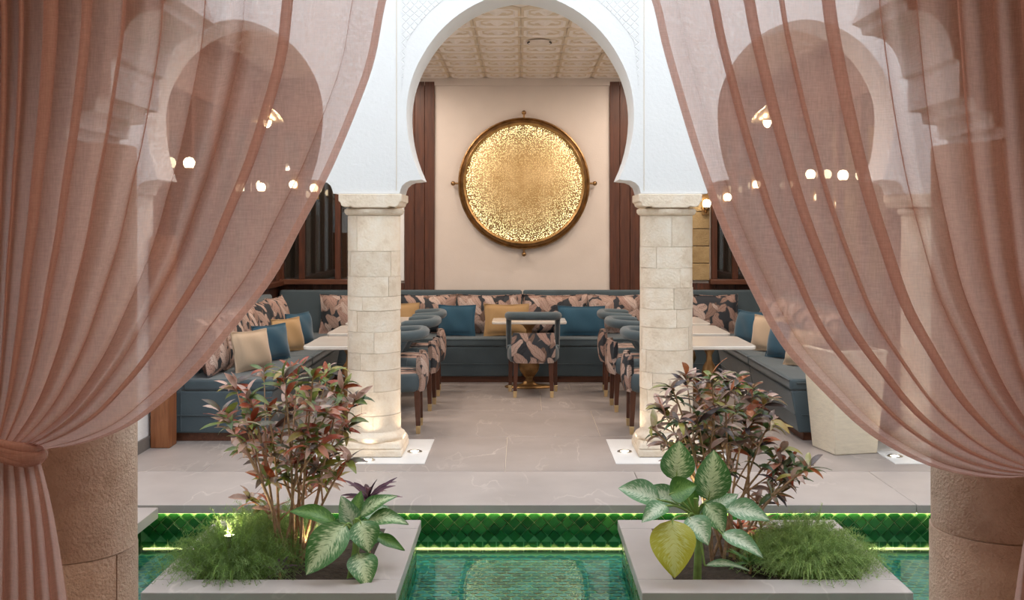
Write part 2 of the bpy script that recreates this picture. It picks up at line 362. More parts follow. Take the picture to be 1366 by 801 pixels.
def gong_mat():
    m, nt, b = new_mat('brass_painted_hole_glow'); tc = N(nt,'ShaderNodeTexCoord')
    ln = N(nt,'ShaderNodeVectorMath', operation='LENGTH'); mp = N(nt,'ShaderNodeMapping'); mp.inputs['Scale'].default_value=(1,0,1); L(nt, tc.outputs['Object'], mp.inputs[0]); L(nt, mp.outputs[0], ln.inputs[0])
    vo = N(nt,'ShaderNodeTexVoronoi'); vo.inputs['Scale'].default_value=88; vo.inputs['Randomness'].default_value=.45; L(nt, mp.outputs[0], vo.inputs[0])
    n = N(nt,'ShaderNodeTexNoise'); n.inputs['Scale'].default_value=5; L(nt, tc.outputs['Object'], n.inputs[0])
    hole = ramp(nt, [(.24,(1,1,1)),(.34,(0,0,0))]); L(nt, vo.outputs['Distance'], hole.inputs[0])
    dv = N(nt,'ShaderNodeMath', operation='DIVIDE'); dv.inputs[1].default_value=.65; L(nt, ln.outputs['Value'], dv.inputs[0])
    rad = ramp(nt, [(.0,(.03,.03,.03)),(.45,(.12,.12,.12)),(.75,(.38,.38,.38)),(1,(1,1,1))]); L(nt, dv.outputs[0], rad.inputs[0])  # backlight painted as emission in the holes, brighter towards the rim
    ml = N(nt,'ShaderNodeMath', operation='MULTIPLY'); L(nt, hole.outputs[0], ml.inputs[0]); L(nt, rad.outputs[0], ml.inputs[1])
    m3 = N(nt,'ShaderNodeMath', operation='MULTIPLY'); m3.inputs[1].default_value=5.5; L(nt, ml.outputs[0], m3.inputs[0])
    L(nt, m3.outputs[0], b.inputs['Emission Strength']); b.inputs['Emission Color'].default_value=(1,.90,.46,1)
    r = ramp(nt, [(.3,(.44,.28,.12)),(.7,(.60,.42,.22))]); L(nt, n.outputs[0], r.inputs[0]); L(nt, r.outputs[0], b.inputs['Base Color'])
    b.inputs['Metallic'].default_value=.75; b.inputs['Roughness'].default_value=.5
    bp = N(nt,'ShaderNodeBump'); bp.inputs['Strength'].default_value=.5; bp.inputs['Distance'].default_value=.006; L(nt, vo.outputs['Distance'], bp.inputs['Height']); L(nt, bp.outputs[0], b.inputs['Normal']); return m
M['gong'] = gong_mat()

def relief_mat():
    m, nt, b = new_mat('carved_white_plaster'); b.inputs['Base Color'].default_value=(.77,.775,.78,1); b.inputs['Roughness'].default_value=.8
    tc = N(nt,'ShaderNodeTexCoord'); outs=[]
    for rot in (PI/4,-PI/4):
        mp = N(nt,'ShaderNodeMapping'); mp.inputs['Rotation'].default_value=(0,rot,0); L(nt, tc.outputs['Object'], mp.inputs[0])
        wv = N(nt,'ShaderNodeTexWave'); wv.inputs['Scale'].default_value=7.5; wv.inputs['Distortion'].default_value=1.2; wv.inputs['Detail'].default_value=0; L(nt, mp.outputs[0], wv.inputs[0])
        r = ramp(nt, [(.0,(0,0,0)),(.12,(1,1,1))]); L(nt, wv.outputs[0], r.inputs[0]); outs.append(r.outputs[0])
    mn = N(nt,'ShaderNodeMath', operation='MINIMUM'); L(nt, outs[0], mn.inputs[0]); L(nt, outs[1], mn.inputs[1])
    bp = N(nt,'ShaderNodeBump'); bp.inputs['Strength'].default_value=.6; bp.inputs['Distance'].default_value=.006; L(nt, mn.outputs[0], bp.inputs['Height']); L(nt, bp.outputs[0], b.inputs['Normal']); return m
M['relief'] = relief_mat()

def leaf_mat(name, cols, rough=.4, tr=.25):
    m, nt, b = new_mat(name); oi = N(nt,'ShaderNodeObjectInfo'); tc = N(nt,'ShaderNodeTexCoord')
    n = N(nt,'ShaderNodeTexNoise'); n.inputs['Scale'].default_value=28; n.inputs['Detail'].default_value=3; L(nt, tc.outputs['Object'], n.inputs[0])
    ad = N(nt,'ShaderNodeMath', operation='MULTIPLY_ADD'); L(nt, n.outputs[0], ad.inputs[0]); ad.inputs[1].default_value=.9
    sb = N(nt,'ShaderNodeMath', operation='SUBTRACT'); L(nt, oi.outputs['Random'], sb.inputs[0]); sb.inputs[1].default_value=.45; L(nt, sb.outputs[0], ad.inputs[2])
    r = ramp(nt, [(i/(len(cols)-1), c) for i, c in enumerate(cols)]); L(nt, ad.outputs[0], r.inputs[0]); L(nt, r.outputs[0], b.inputs['Base Color'])
    b.inputs['Roughness'].default_value=rough
    out = nt.nodes['Material Output']; t = N(nt,'ShaderNodeBsdfTranslucent'); L(nt, r.outputs[0], t.inputs[0])
    ms = N(nt,'ShaderNodeMixShader'); ms.inputs[0].default_value=tr; L(nt,b.outputs[0],ms.inputs[1]); L(nt,t.outputs[0],ms.inputs[2]); L(nt,ms.outputs[0],out.inputs[0]); return m
M['croton_green'] = leaf_mat('croton_green_leaf', [(.05,.09,.035),(.13,.19,.05),(.30,.30,.06),(.42,.28,.08)],.28)
M['croton_dark'] = leaf_mat('croton_dark_leaf', [(.06,.04,.045),(.15,.11,.10),(.13,.15,.07),(.34,.27,.27)],.28)
M['croton_red'] = leaf_mat('croton_red_leaf', [(.12,.10,.04),(.36,.06,.03),(.52,.18,.07),(.60,.28,.20)],.28)
M['croton_pink'] = leaf_mat('croton_pink_leaf', [(.30,.20,.16),(.55,.34,.27),(.66,.46,.40),(.38,.36,.14)],.28)
M['fern'] = leaf_mat('fern_foliage', [(.16,.27,.08),(.32,.45,.15),(.46,.58,.24)], .6, .45)
M['fern_pale'] = leaf_mat('fern_foliage_pale', [(.24,.40,.09),(.38,.54,.16),(.48,.60,.22)], .6, .45)
M['purple'] = leaf_mat('dark_purple_leaf', [(.05,.02,.04),(.12,.05,.09),(.22,.10,.13)])
def dumb_mat(name, green, edge):
    m, nt, b = new_mat(name); uv = N(nt,'ShaderNodeUVMap'); sp = N(nt,'ShaderNodeSeparateXYZ'); L(nt, uv.outputs[0], sp.inputs[0])
    ab = N(nt,'ShaderNodeMath', operation='ABSOLUTE'); sb = N(nt,'ShaderNodeMath', operation='SUBTRACT'); sb.inputs[1].default_value=.5; L(nt, sp.outputs[0], sb.inputs[0]); L(nt, sb.outputs[0], ab.inputs[0])
    # side veins run outward and towards the tip
    s1 = N(nt,'ShaderNodeMath', operation='MULTIPLY_ADD'); L(nt, ab.outputs[0], s1.inputs[0]); s1.inputs[1].default_value=-.55; L(nt, sp.outputs[1], s1.inputs[2])
    cb = N(nt,'ShaderNodeCombineXYZ'); L(nt, s1.outputs[0], cb.inputs[0]); L(nt, sp.outputs[0], cb.inputs[1])
    mp = N(nt,'ShaderNodeMapping'); mp.inputs['Scale'].default_value=(40,7,1); L(nt, cb.outputs[0], mp.inputs[0])
    n = N(nt,'ShaderNodeTexNoise'); n.inputs['Scale'].default_value=1; n.inputs['Detail'].default_value=3; L(nt, mp.outputs[0], n.inputs[0])
    ma = N(nt,'ShaderNodeMath', operation='MULTIPLY_ADD'); L(nt, ab.outputs[0], ma.inputs[0]); ma.inputs[1].default_value=-.75; L(nt, n.outputs[0], ma.inputs[2])
    r = ramp(nt, [(.22,green),(.34,tuple((2*g+c)/3 for g,c in zip(green,edge))),(.44,edge)]); L(nt, ma.outputs[0], r.inputs[0])
    L(nt, r.outputs[0], b.inputs['Base Color']); b.inputs['Roughness'].default_value=.3
    bp = N(nt,'ShaderNodeBump'); bp.inputs['Strength'].default_value=.25; bp.inputs['Distance'].default_value=.004; L(nt, n.outputs[0], bp.inputs['Height']); L(nt, bp.outputs[0], b.inputs['Normal'])
    out = nt.nodes['Material Output']; t = N(nt,'ShaderNodeBsdfTranslucent'); L(nt, r.outputs[0], t.inputs[0])
    ms = N(nt,'ShaderNodeMixShader'); ms.inputs[0].default_value=.2; L(nt,b.outputs[0],ms.inputs[1]); L(nt,t.outputs[0],ms.inputs[2]); L(nt,ms.outputs[0],out.inputs[0]); return m
M['dumb'] = dumb_mat('mottled_green_leaf', (.06,.19,.045), (.58,.68,.40))
M['dumb_pale'] = dumb_mat('mottled_silver_leaf', (.13,.29,.13), (.62,.70,.52))
M['dumb_yellow'] = dumb_mat('yellowing_leaf', (.42,.40,.03), (.55,.58,.20))
M['dumb_plain'] = dumb_mat('plain_green_leaf', (.06,.17,.03), (.16,.32,.07))
# ================================================================ STRUCTURE
def bx(name, a, b, mat, parent=None, bevel=0, **k): return MB().box(a, b).build(name, mat, parent, bevel=bevel, **k)
YF, YB = 7.1, 7.5            # arcade wall, front and back face
RX0, RX1, RYB, RZ = -2.70, 2.80, 11.3, 3.30   # lounge
def arch_pts(cx, rad, c=152.0, low=1.15, foot=1):
    s = 190.6; out = []
    def pt(dx, y): out.append((cx+dx/s, EYE+(VY-y)/s))
    th1 = math.degrees(math.acos(-(237-c)/(rad*low)))
    n = 26
    for i in range(-n, n+1):
        t = math.radians(th1*abs(i)/n); dx = rad*math.sin(t)*(1 if i > 0 else -1)
        cz = math.cos(t); y = c - rad*cz if cz > 0 else c - rad*low*cz
        y -= 11*(rad/152)*max(0, 1-math.degrees(t)/60)
        pt(dx, y)
    tip = rad*math.sin(math.radians(th1)); fr = []
    for dx, y in ((-1,239.5),(6,240.5),(14,241),(20,243.5),(25,248),(27,253),(28.5,258.4)): fr.append((tip+dx, y))
    left = [(cx-dx/s, EYE+(VY-y)/s) for dx, y in reversed(fr)]
    right = [(cx+dx/s, EYE+(VY-y)/s) for dx, y in fr]
    return left + out + right
ZT = 4.7; ZC = EYE+(VY-258.4)/190.6
poly = [(-3.4, ZT), (-3.4, ZC)]
for cx, rad, low in ((-2.0,118,1.49),(0.0,152,1.15),(2.0,118,1.49)): poly += arch_pts(cx, rad, low=low)
poly += [(3.4, ZC), (3.4, ZT)]
wa = struct(MB().prism(poly, YF, YB).build('wall_middle', M['plaster'], smooth=35, tri=True))
# carved spandrels beside the main arch, and the fine seams that frame it
for sgn in (-1, 1):
    s = 190.6; ring = []
    for k in range(0, 15):
        t = math.radians(2 + 78*k/14); ring.append((sgn*180*math.sin(t)/s, EYE+(VY-152+180*math.cos(t)+11*max(0,1-k/10))/s))
    pl = [(x, z) for x, z in ring if abs(x) < .82] + [(sgn*.83, ring[-1][1]), (sgn*.83, 3.75), (sgn*.03, 3.75)]
    if sgn > 0: pl = pl[::-1]
    MB().prism(pl, YF-.004, YF+.01).build('carved_spandrel', M['relief'], wa, tri=True)
    bx('seam_strip', (sgn*.866-.002, YF-.003, ZC+.02), (sgn*.866+.002, YF+.01, ZT-.05), M['skirting' if 0 else 'mortar'], wa)
# lounge shell
wb = struct(bx('wall_back', (-3.4, RYB, -.1), (3.4, RYB+.2, 3.6), M['plaster_in']))
wl = struct(bx('wall_left', (RX0-.2, YB+.02, -.1), (RX0, RYB, 3.6), M['wood']))
wr = struct(bx('wall_right', (RX1, YB+.02, -.1), (RX1+.2, RYB, 3.6), M['wood']))
ce = struct(bx('ceiling', (-3.4, YB, RZ), (3.4, RYB+.2, RZ+.2), M['ceiling']))
M['ceiling_tan'] = simple('ceiling_tan_paint', (.74,.62,.48), .7)
M['ceiling_pale'] = simple('ceiling_pale_paint', (.88,.80,.74), .6)
# pressed ceiling panels, each its own piece
def panel_mesh(nm):
    mb = MB(); h = .193
    lv = [(h,0),(h,-.010),(h-.022,-.024),(h-.045,-.024),(h-.058,-.010),(h-.085,-.012),(.075,-.022),(.05,-.012),(0.02,-.034),(0.0,-.036)]
    vs = []; fs = []
    n = 16
    for j, (r, z) in enumerate(lv):
        for k in range(n):
            a = 2*PI*(k+.5)/n; c, s_ = math.cos(a), math.sin(a)
            p_ = 1 if j < 5 else (1 + .16*math.cos(4*a))
            if j < 5: m_ = max(abs(c), abs(s_)); c, s_ = c/m_, s_/m_
            vs.append((c*r*p_, s_*r*p_, z))
    for j in range(len(lv)-1):
        for k in range(n): fs.append((j*n+k, j*n+(k+1)%n, (j+1)*n+(k+1)%n, (j+1)*n+k))
    mb.add(vs, fs); mb.m = [1 if (j_//n) in (2,3,5,7,8) else 0 for j_ in range(len(fs))]; return mb
first = None
for j in range(9):
    for i in range(14):
        x = -2.55+.39*i+.02; y = RYB-.215-.4*j
        if y < YB+.2: continue
        if first is None:
            first = panel_mesh('p').build('ceiling_panel', [M['ceiling_tan'], M['ceiling_pale']], ce, smooth=25)
            first.location = (x, y, RZ)
        else:
            o = link('ceiling_panel', first.data, ce); o.location = (x, y, RZ)
bx('cornice_band', (RX0, RYB-.03, RZ-.10), (RX1, RYB, RZ-.02), M['plaster_in'], wb)
for k, (x, y) in enumerate(LOUNGE_FILL):  # fittings for the added fill downlights, out of view behind the arches
    t = thing('added_downlight', 'small round downlight added to light the lounge, unseen behind the white arches', 'light', (x,y,RZ-.036), group='added lounge fill downlights')
    MB().lathe([(.055,.03),(.07,.03),(.072,0),(.058,-.004),(.054,.01)], 20, cap=False).build('trim_ring', M['steel'], t, smooth=40)
    MB().lathe([(.001,.0),(.054,.0)], 20, cap=False).build('lens', M['fill_lens'], t)
t = thing('ceiling_detector', 'small oval ceiling fixture with black clips on the pressed ceiling', 'detector', (.17, 9.0, RZ-.034))
MB().lathe([(.001,-.028),(.07,-.028),(.10,-.018),(.105,.0)], 24, cap=False).build('cover', M['ceiling'], t, smooth=50)
for s in (-1,1): MB().tube([(s*.105*math.cos(a), -.105*math.sin(a)*.9, -.012) for a in (-.6,-.2,.2,.6)], .007, 6).build('clip', M['dark'], t)

# wood pilasters of planks on the back wall, white wall between
for x0, x1 in ((-1.285,-.952),(.994,1.33)):
    n = 3; wd = (x1-x0)/n
    for k in range(n):
        bx('wood_plank', (x0+wd*k+.002, RYB-.035, .85), (x0+wd*(k+1)-.002, RYB, 3.24), M['wood'], wb, bevel=.003)
# low wood panelling under the windows
for x0, x1 in ((-2.70,-1.285),(1.33,2.80)):
    n = 7; wd = (x1-x0)/n
    for k in range(n): bx('wainscot_panel', (x0+wd*k+.003, RYB-.03, .5), (x0+wd*(k+1)-.003, RYB, 1.0), M['wood'], wb, bevel=.003)
# stone strips beside the windows
def stone_stack(x0, x1, z0, z1, n, par):
    h = (z1-z0)/n
    for k in range(n): bx('stone_block', (x0+R.uniform(0,.004), RYB-.05-R.uniform(0,.006), z0+h*k+.003), (x1, RYB, z0+h*(k+1)-.003), M['stone_wall'], par, bevel=.006)
stone_stack(-1.40, -1.335, 1.03, 2.75, 9, wb)
stone_stack(1.335, 2.10, 1.03, 2.75, 9, wb)
bx('mirror_edge_strip', (-1.33, RYB-.045, 1.03), (-1.29, RYB, 2.2), M['white_tile'], wb)
bx('window_head_panel', (-2.70, RYB-.06, 2.75), (-1.285, RYB, 3.28), M['wood_h'], wb)
bx('window_head_panel', (1.33, RYB-.06, 2.75), (2.80, RYB, 3.28), M['wood_h'], wb)
def window(name, x0, x1, posts):
    w_ = struct(thing(name, 'x', 'x')); del w_['label']; del w_['category']
    w_.location = ((x0+x1)/2, RYB-.05, 1.0); cx = (x0+x1)/2; y = 0
    bx('sill', (x0-cx-.02, -.10, -.01), (x1-cx+.02, .05, .045), M['wood_h'], w_, bevel=.006)
    bx('head_rail', (x0-cx, -.03, 1.68), (x1-cx, .05, 1.75), M['wood_h'], w_, bevel=.005)
    bx('transom', (x0-cx, -.02, 1.20), (x1-cx, .045, 1.25), M['wood_h'], w_, bevel=.004)
    for p in posts: bx('mullion', (p-cx-.03, -.035, .045), (p-cx+.03, .05, 1.68), M['wood'], w_, bevel=.004)
    for a, b in zip(posts[:-1], posts[1:]):
        bx('pane', (a-cx+.03, .02, .045), (b-cx-.03, .03, 1.20), M['pane'], w_)
        bx('pane', (a-cx+.03, .02, 1.25), (b-cx-.03, .03, 1.68), M['pane'], w_)
window('window_1', -2.68, -1.42, [-2.65, -2.42, -2.02, -1.60, -1.44])
window('window_2', 2.12, 2.78, [2.15, 2.38, 2.74])
# side walls of the lounge: panelling and a window band
for nm, x, s, wl_ in (('window_3', RX0, 1, wl), ('window_4', RX1, -1, wr)):
    for k in range(9):
        y = YB+.04+k*.41
        bx('wall_plank', (min(x,x+s*.02), y, .05), (max(x,x+s*.02), y+.405, .98), M['wood'], wl_, bevel=.003)
    w_ = bpy.data.objects.new(nm, None); COL.objects.link(w_); struct(w_); w_.location = (x, 9.4, 1.0)
    bx('sill', (min(0,s*.10), -1.8, -.02), (max(0,s*.10), 1.8, .03), M['wood'], w_, bevel=.005)
    bx('head_rail', (min(0,s*.06), -1.8, 1.68), (max(0,s*.06), 1.8, 1.75), M['wood'], w_, bevel=.005)
    for k in range(7): bx('mullion', (min(0,s*.05), -1.8+k*.59, .03), (max(0,s*.05), -1.74+k*.59, 1.68), M['wood'], w_, bevel=.004)
    for k in range(6): bx('pane', (min(s*.01,s*.02), -1.74+k*.59, .03), (max(s*.01,s*.02), -1.21+k*.59, 1.68), M['pane'], w_)

# floors: each slab of limestone is a piece
fl = struct(bx('floor', (-3.4, 5.96, -.45), (3.4, RYB, -.052), M['mortar']))
bx('grout_bed', (-3.395, 6.69, -.052), (3.395, 11.29, -.004), M['mortar'], fl)
rows = [(5.88,6.69),(6.69,7.82),(7.82,8.95),(8.95,10.08),(10.08,11.295)]
offs = [-3.395,-3.395,-3.395,-3.395,-3.395]
joints = [[-1.6,.75,2.3],[-2.1,-.1,1.9],[-1.35,.62,2.6],[-2.0,.19,2.2],[-1.5,.5,2.4]]
for (y0, y1), jx in zip(rows, joints):
    xs = [-3.395]+jx+[3.395]
    for a, b in zip(xs[:-1], xs[1:]):
        o = bx('floor_slab', (a+.0015, y0+.0015, -.05 if y0 < 6 else -.02), (b-.0015, y1-.0015, 0), M['coping' if y0 < 6 else 'floor'], fl, bevel=.003, seg=1)
for cx, cy in ((-1.05,7.3),(1.05,7.3),(2.95,7.3),(2.95,5.8)):
    for sx in (-1,1):
        for sy in (-1,1):
            x0, x1 = sorted((cx, cx+sx*.4)); y0, y1 = sorted((cy, cy+sy*.4))
            bx('white_floor_tile', (x0+.0015, y0+.0015, 0), (min(x1,3.38)-.0015, y1-.0015, .005), M['white_tile'], fl)
# left and right walkways, cantilevered over the water
wk = struct(bx('floor_walkway', (-2.70, 3.45, -.30), (-2.22, 5.83, -.065), M['mortar']))
for a, b in ((3.45,4.2),(4.2,5.0),(5.0,5.83)): bx('floor_slab', (-2.71, a+.002, -.062), (-2.08, b-.002, 0), M['coping'], wk, bevel=.003, seg=1)
wk2 = struct(bx('floor_walkway', (2.60, 3.45, -.30), (3.4, 5.87, -.065), M['mortar']))
for a, b in ((3.45,4.2),(4.2,5.0),(5.0,5.87)): bx('floor_slab', (2.45, a+.002, -.062), (3.395, b-.002, 0), M['coping'], wk2, bevel=.003, seg=1)
# near gallery: floor, walls, ceiling, foiled arch
struct(bx('floor_gallery', (-3.4, -2.2, -.25), (3.4, 3.40, 0), M['floor']))
struct(bx('wall_gallery_back', (-3.4, -2.4, 0), (3.4, -2.2, 3.6), M['plaster_gallery']))
struct(bx('ceiling_gallery', (-3.4, -2.4, 3.58), (3.4, 3.0, 3.75), M['plaster_gallery']))
struct(bx('wall_gallery_left', (-3.4, -2.4, 0), (-3.2, 3.0, 3.6), M['plaster_gallery']))
struct(bx('wall_gallery_right', (3.2, -2.4, 0), (3.4, 3.0, 3.6), M['plaster_gallery']))
half = [(1.386,1.87),(1.386,1.90),(1.358,1.902),(1.352,1.947),(1.305,1.952),(1.298,1.99),(1.255,1.992),(1.255,2.10),(1.237,2.108),(1.232,2.14),(1.222,2.172),(1.20,2.21),(1.172,2.236),(1.14,2.247),(1.102,2.25),(1.097,2.273),(1.067,2.286),
        (1.085,2.33),(1.098,2.38),(1.10,2.43),(1.085,2.48),(1.05,2.52),(1.0,2.545),(.95,2.55),(.945,2.575),(.90,2.59),(.91,2.64),(.91,2.70),(.89,2.76),(.84,2.81),(.78,2.835),(.72,2.835),(.71,2.86),(.67,2.875),(.665,2.93),(.64,2.98),(.58,3.02),(.52,3.03),(.47,3.025),(.46,3.05),(.42,3.06),(.40,3.11),(.35,3.15),(.27,3.17),(.2,3.165),(.1,3.2),(0,3.26)]
ac = .044
pg = [(ac-x, z) for x, z in half] + [(ac+x, z) for x, z in reversed(half[:-1])]
pg = [(-3.4,ZT),(-3.4,0),(-1.56,0),(-1.56,1.87)] + pg + [(1.65,1.87),(1.65,0),(3.4,0),(3.4,ZT)]
wn = struct(MB().prism(pg, 3.0, 3.4).build('wall_near', M['plaster'], smooth=35, tri=True))
M['shade_brown'] = simple('gallery_shade_brown', (.20,.12,.08), .85, bump=.15, bscale=40, var=.08)
MB().prism(pg, 2.985, 2.999).build('gallery_shade_facing', M['shade_brown'], wn, smooth=35, tri=True)  # added dark sheet; gallery-side shade of the near wall put into its colour
# courtyard side walls, open to the sky
cl = struct(bx('wall_court_left', (-3.4, 3.4, -.6), (-2.72, 7.1, ZT), M['plaster']))
struct(bx('baseboard_left', (-2.72, 5.9, 0), (-2.705, 7.1, .09), M['skirting']))
struct(bx('wall_court_right', (3.4, 3.4, -.6), (3.6, 7.1, ZT), M['plaster']))
# pier that closes the arcade on the left, with its oiled wood post
struct(bx('wall_left_pier', (-3.4, 7.1, 0), (-2.72, 7.52, ZC), M['plaster']))
struct(bx('baseboard_pier', (-2.72, 7.1, 0), (-2.705, 7.50, .09), M['skirting']))
struct(bx('trim_post', (-2.70, 7.40, 0), (-2.56, 7.56, 1.55), M['wood_warm'], bevel=.006))

# pool
PX0, PX1, PZ = -2.22, 2.60, -.16
pb = struct(bx('floor_pool', (PX0, 3.45, -.42), (PX1, 5.96, -.302), M['grout']))
import array
mb = MB(); tones = []
rs = .055
for j in range(int(2.5/(rs*.8))+1):
    for i in range(int((PX1-PX0)/rs)+1):
        x = PX0+rs*(i+.5*(j%2)); y = 3.46+rs*.8*j
        if x > PX1-.03 or y > 5.9: continue
        h = rs*.485; zz = -.300+R.uniform(0,.003)
        mb.add([(x-h,y,zz),(x-h*.72,y-h*.75,zz),(x,y-h,zz),(x+h*.72,y-h*.75,zz),(x+h,y,zz),(x,y+h*.85,zz)], [(0,1,2,3,4,5)]); tones.append(R.random())
po = mb.build('scale_tiles', M['pool_tile'], pb); tag(po, kind='stuff')
at = po.data.attributes.new('tone','FLOAT','FACE'); at.data.foreach_set('value', tones)
riser = struct(bx('wall_pool_back', (PX0, 5.935, -.30), (PX1, 5.96, -.05), M['grout']))
struct(bx('wall_pool_left', (PX0-.02, 3.45, -.3), (PX0, 5.96, -.065), M['green_tile']))
struct(bx('wall_pool_right', (PX1, 3.45, -.3), (PX1+.02, 5.96, -.065), M['green_tile']))
struct(bx('wall_pool_front', (PX0, 3.41, -.3), (PX1, 3.45, -.05), M['green_tile']))
# diamond tiles on the riser
dm = MB(); a = .0375; 
dm.add([(-a,0,0),(0,0,-a),(a,0,0),(0,0,a),(-a*.86,-.006,0),(0,-.006,-a*.86),(a*.86,-.006,0),(0,-.006,a*.86)],[(4,5,6,7),(0,1,5,4),(1,2,6,5),(2,3,7,6),(3,0,4,7)])
dt = None; cnt = 0
st = .078
for j in range(4):
    for i in range(62):
        x = PX0+.04+st*i+(st/2 if j%2 else 0); z = -.078-.039*j
        if x > PX1-.04: continue
        if dt is None: dt = dm.build('riser_tile', M['green_tile'], riser); o = dt
        else: o = link('riser_tile', dt.data, riser)
        o.location = (x, 5.934, z); o.rotation_euler = (R.uniform(-.05,.05), R.uniform(-.04,.04), R.uniform(-.05,.05))
# lower riser under water, square tiles seen dimly
mb = MB(); tones=[]
for j in range(1):
    for i in range(60):
        x = PX0+.08*i; z = -.295+.068*j
        mb.add([(x+.003,5.933,z+.003),(x+.077,5.933,z+.003),(x+.077,5.933,z+.065),(x+.003,5.933,z+.065)], [(0,1,2,3)]); tones.append(R.random())
po = mb.build('lower_riser_tiles', M['green_tile'], riser); tag(po, kind='stuff')
o = bx('led_strip', (PX0+.02, 5.912, -.058), (PX1-.02, 5.930, -.051), M['led']); tag(o, 'glowing yellow green light strip under the edge of the stone floor above the pool', 'light strip')
wt = MB(); wt.add([(PX0,3.45,PZ),(PX1,3.45,PZ),(PX1,5.935,PZ),(PX0,5.935,PZ)], [(0,1,2,3)])
o = wt.build('water', M['water']); tag(o, 'still green pool water between the two planters', 'water', kind='stuff')

# ================================================================ COLUMNS
def sector(r, ri, a0, a1, z0, z1):
    n = max(5, int((a1-a0)/.16)+1)
    vs = []; fs = []
    for z in (z0, z1):
        for k in range(n):
            a = a0+(a1-a0)*k/(n-1); vs.append((r*math.cos(a), r*math.sin(a), z))
    for z in (z0, z1):
        for k in range(n):
            a = a0+(a1-a0)*k/(n-1); vs.append((ri*math.cos(a), ri*math.sin(a), z))
    A, B, C_, D_ = 0, n, 2*n, 3*n
    for k in range(n-1):
        fs += [(A+k,A+k+1,B+k+1,B+k),(B+k,B+k+1,D_+k+1,D_+k),(A+k+1,A+k,C_+k,C_+k+1)]
    fs += [(A,B,D_,C_),(A+n-1,C_+n-1,D_+n-1,B+n-1)]
    return vs, fs
def column(label, x, y, r, courses, nb, mat, base=True, captop=1.85, capz=None, gap=.003, capw=.44, group=None):
    t = thing('stone_column', label, 'column', (x,y,.005 if base else 0), group=group)
    z0 = .16 if base else 0; z1 = 1.70
    MB().lathe([(r-.007,z0),(r-.007,z1)], 32).build('core', M['mortar'], t, smooth=40)
    for k in range(len(courses)-1):
        a = courses[k]; b = courses[k+1]; rot = R.uniform(0, 2*PI); cuts = [rot+2*PI*(i+R.uniform(-.15,.15))/nb for i in range(nb)]
        for i in range(nb):
            a0 = cuts[i]+gap/r*.5; a1 = (cuts[(i+1)%nb]+(2*PI if i == nb-1 else 0))-gap/r*.5
            rr = r*(1-.02*(a/1.7)) + R.uniform(-.0015,.0025)
            mb = MB(); mb.add(*sector(rr, r-.03, a0, a1, a+gap/2, b-gap/2)); mb.build('stone_block', mat, t, smooth=35, bevel=0)
    if base:
        mb = MB(); mb.frustum((0,0), 0, .055, (.225,.225), (.225,.225)); mb.frustum((0,0), .055, .10, (.225,.225), (.205,.205))
        mb.build('plinth', mat, t, bevel=.012, seg=2)
        MB().lathe([(r+.01,.09),(r+.03,.10),(r+.036,.118),(r+.028,.138),(r+.008,.148),(r,.165)], 36).build('base_moulding', mat, t, smooth=50)
    if not base:
        MB().lathe([(r-.006,1.69),(r-.002,1.70),(r-.002,captop-.012),(r-.006,captop-.006)], 40).build('capital', mat, t, smooth=50); return t
    MB().lathe([(r-.01,1.69),(r+.012,1.70),(r+.022,1.715),(r+.022,1.735),(r+.004,1.745)], 36).build('necking', mat, t, smooth=50)
    # capital block with scalloped lower corners
    h = capw/2; zt = captop-.005; zb = 1.745
    pl = [(-h,zt),(-h,zb+.045),(-h+.012,zb+.040),(-h+.020,zb+.015),(-h+.045,zb+.004),(-h+.085,zb+.010),(-h+.10,zb),(h-.10,zb),(h-.085,zb+.010),(h-.045,zb+.004),(h-.020,zb+.015),(h-.012,zb+.040),(h,zb+.045),(h,zt)]
    MB().prism(pl, -h, h).build('capital', mat, t, bevel=.006, tri=False)
    return t
c1 = [.16,.28,.45,.60,.72,.87,1.02,1.12,1.26,1.44,1.69]
c2 = [.16,.30,.46,.58,.74,.90,1.03,1.18,1.32,1.47,1.69]
column('pale stone block column left of the doorway to the lounge, behind the left croton', -1.05, 7.3, .19, c1, 3, M['stone'], captop=ZC-.002)
column('pale stone block column right of the lounge opening, right of the three side chairs', 1.05, 7.3, .19, c2, 3, M['stone'], captop=ZC-.002)
column('stone column partly behind the right curtain, beside the cream tapered planter', 2.95, 7.3, .20, c1, 3, M['stone'], captop=ZC-.002, capw=.5)
column('hidden stone column of the right side arcade on a white tile', 2.95, 5.8, .19, c2, 3, M['stone'], captop=1.87)
cf = [0,.42,.86,1.28,1.69]
column('rough textured stone column at left foreground, beside the knotted curtain', -1.41, 3.2, .19, [0,.60,1.12,1.69], 2, M['stone_rough'], base=False, captop=1.87, gap=.003, capw=.39)
column('rough brown stone column at right foreground, below the right curtain swag', 1.497, 3.2, .19, [0,.66,1.25,1.69], 2, M['stone_rough'], base=False, captop=1.87, gap=.003, capw=.39)
# uplights set into the white tiles
def uplight(x, y, label):
    t = thing('floor_uplight', label, 'light', (x,y,.005), group='round uplights in the white floor tiles')
    MB().lathe([(.030,.001),(.034,.005),(.050,.005),(.054,.0)], 24, cap=False).build('steel_ring', M['steel'], t, smooth=40)
    MB().lathe([(.001,.003),(.031,.003)], 20, cap=False).build('lens', M['upl'], t)
    light('uplight_lamp', 'SPOT', (x,y,.03), 5, (1,.84,.62), .03, (PI,0,0), angle=1.6)
for x, y, l in ((-1.055,7.0,'lit round uplight in the white tile in front of the left column'),(-.757,7.27,'lit round uplight in the white tile just right of the left column'),
    (.748,7.27,'lit round uplight in the white tile just left of the right column'),(1.05,7.0,'lit round uplight in front of the right column, behind the croton'),
    (2.63,7.12,'lit round uplight in the white tile beside the cream tapered planter')):
    uplight(x, y, l)
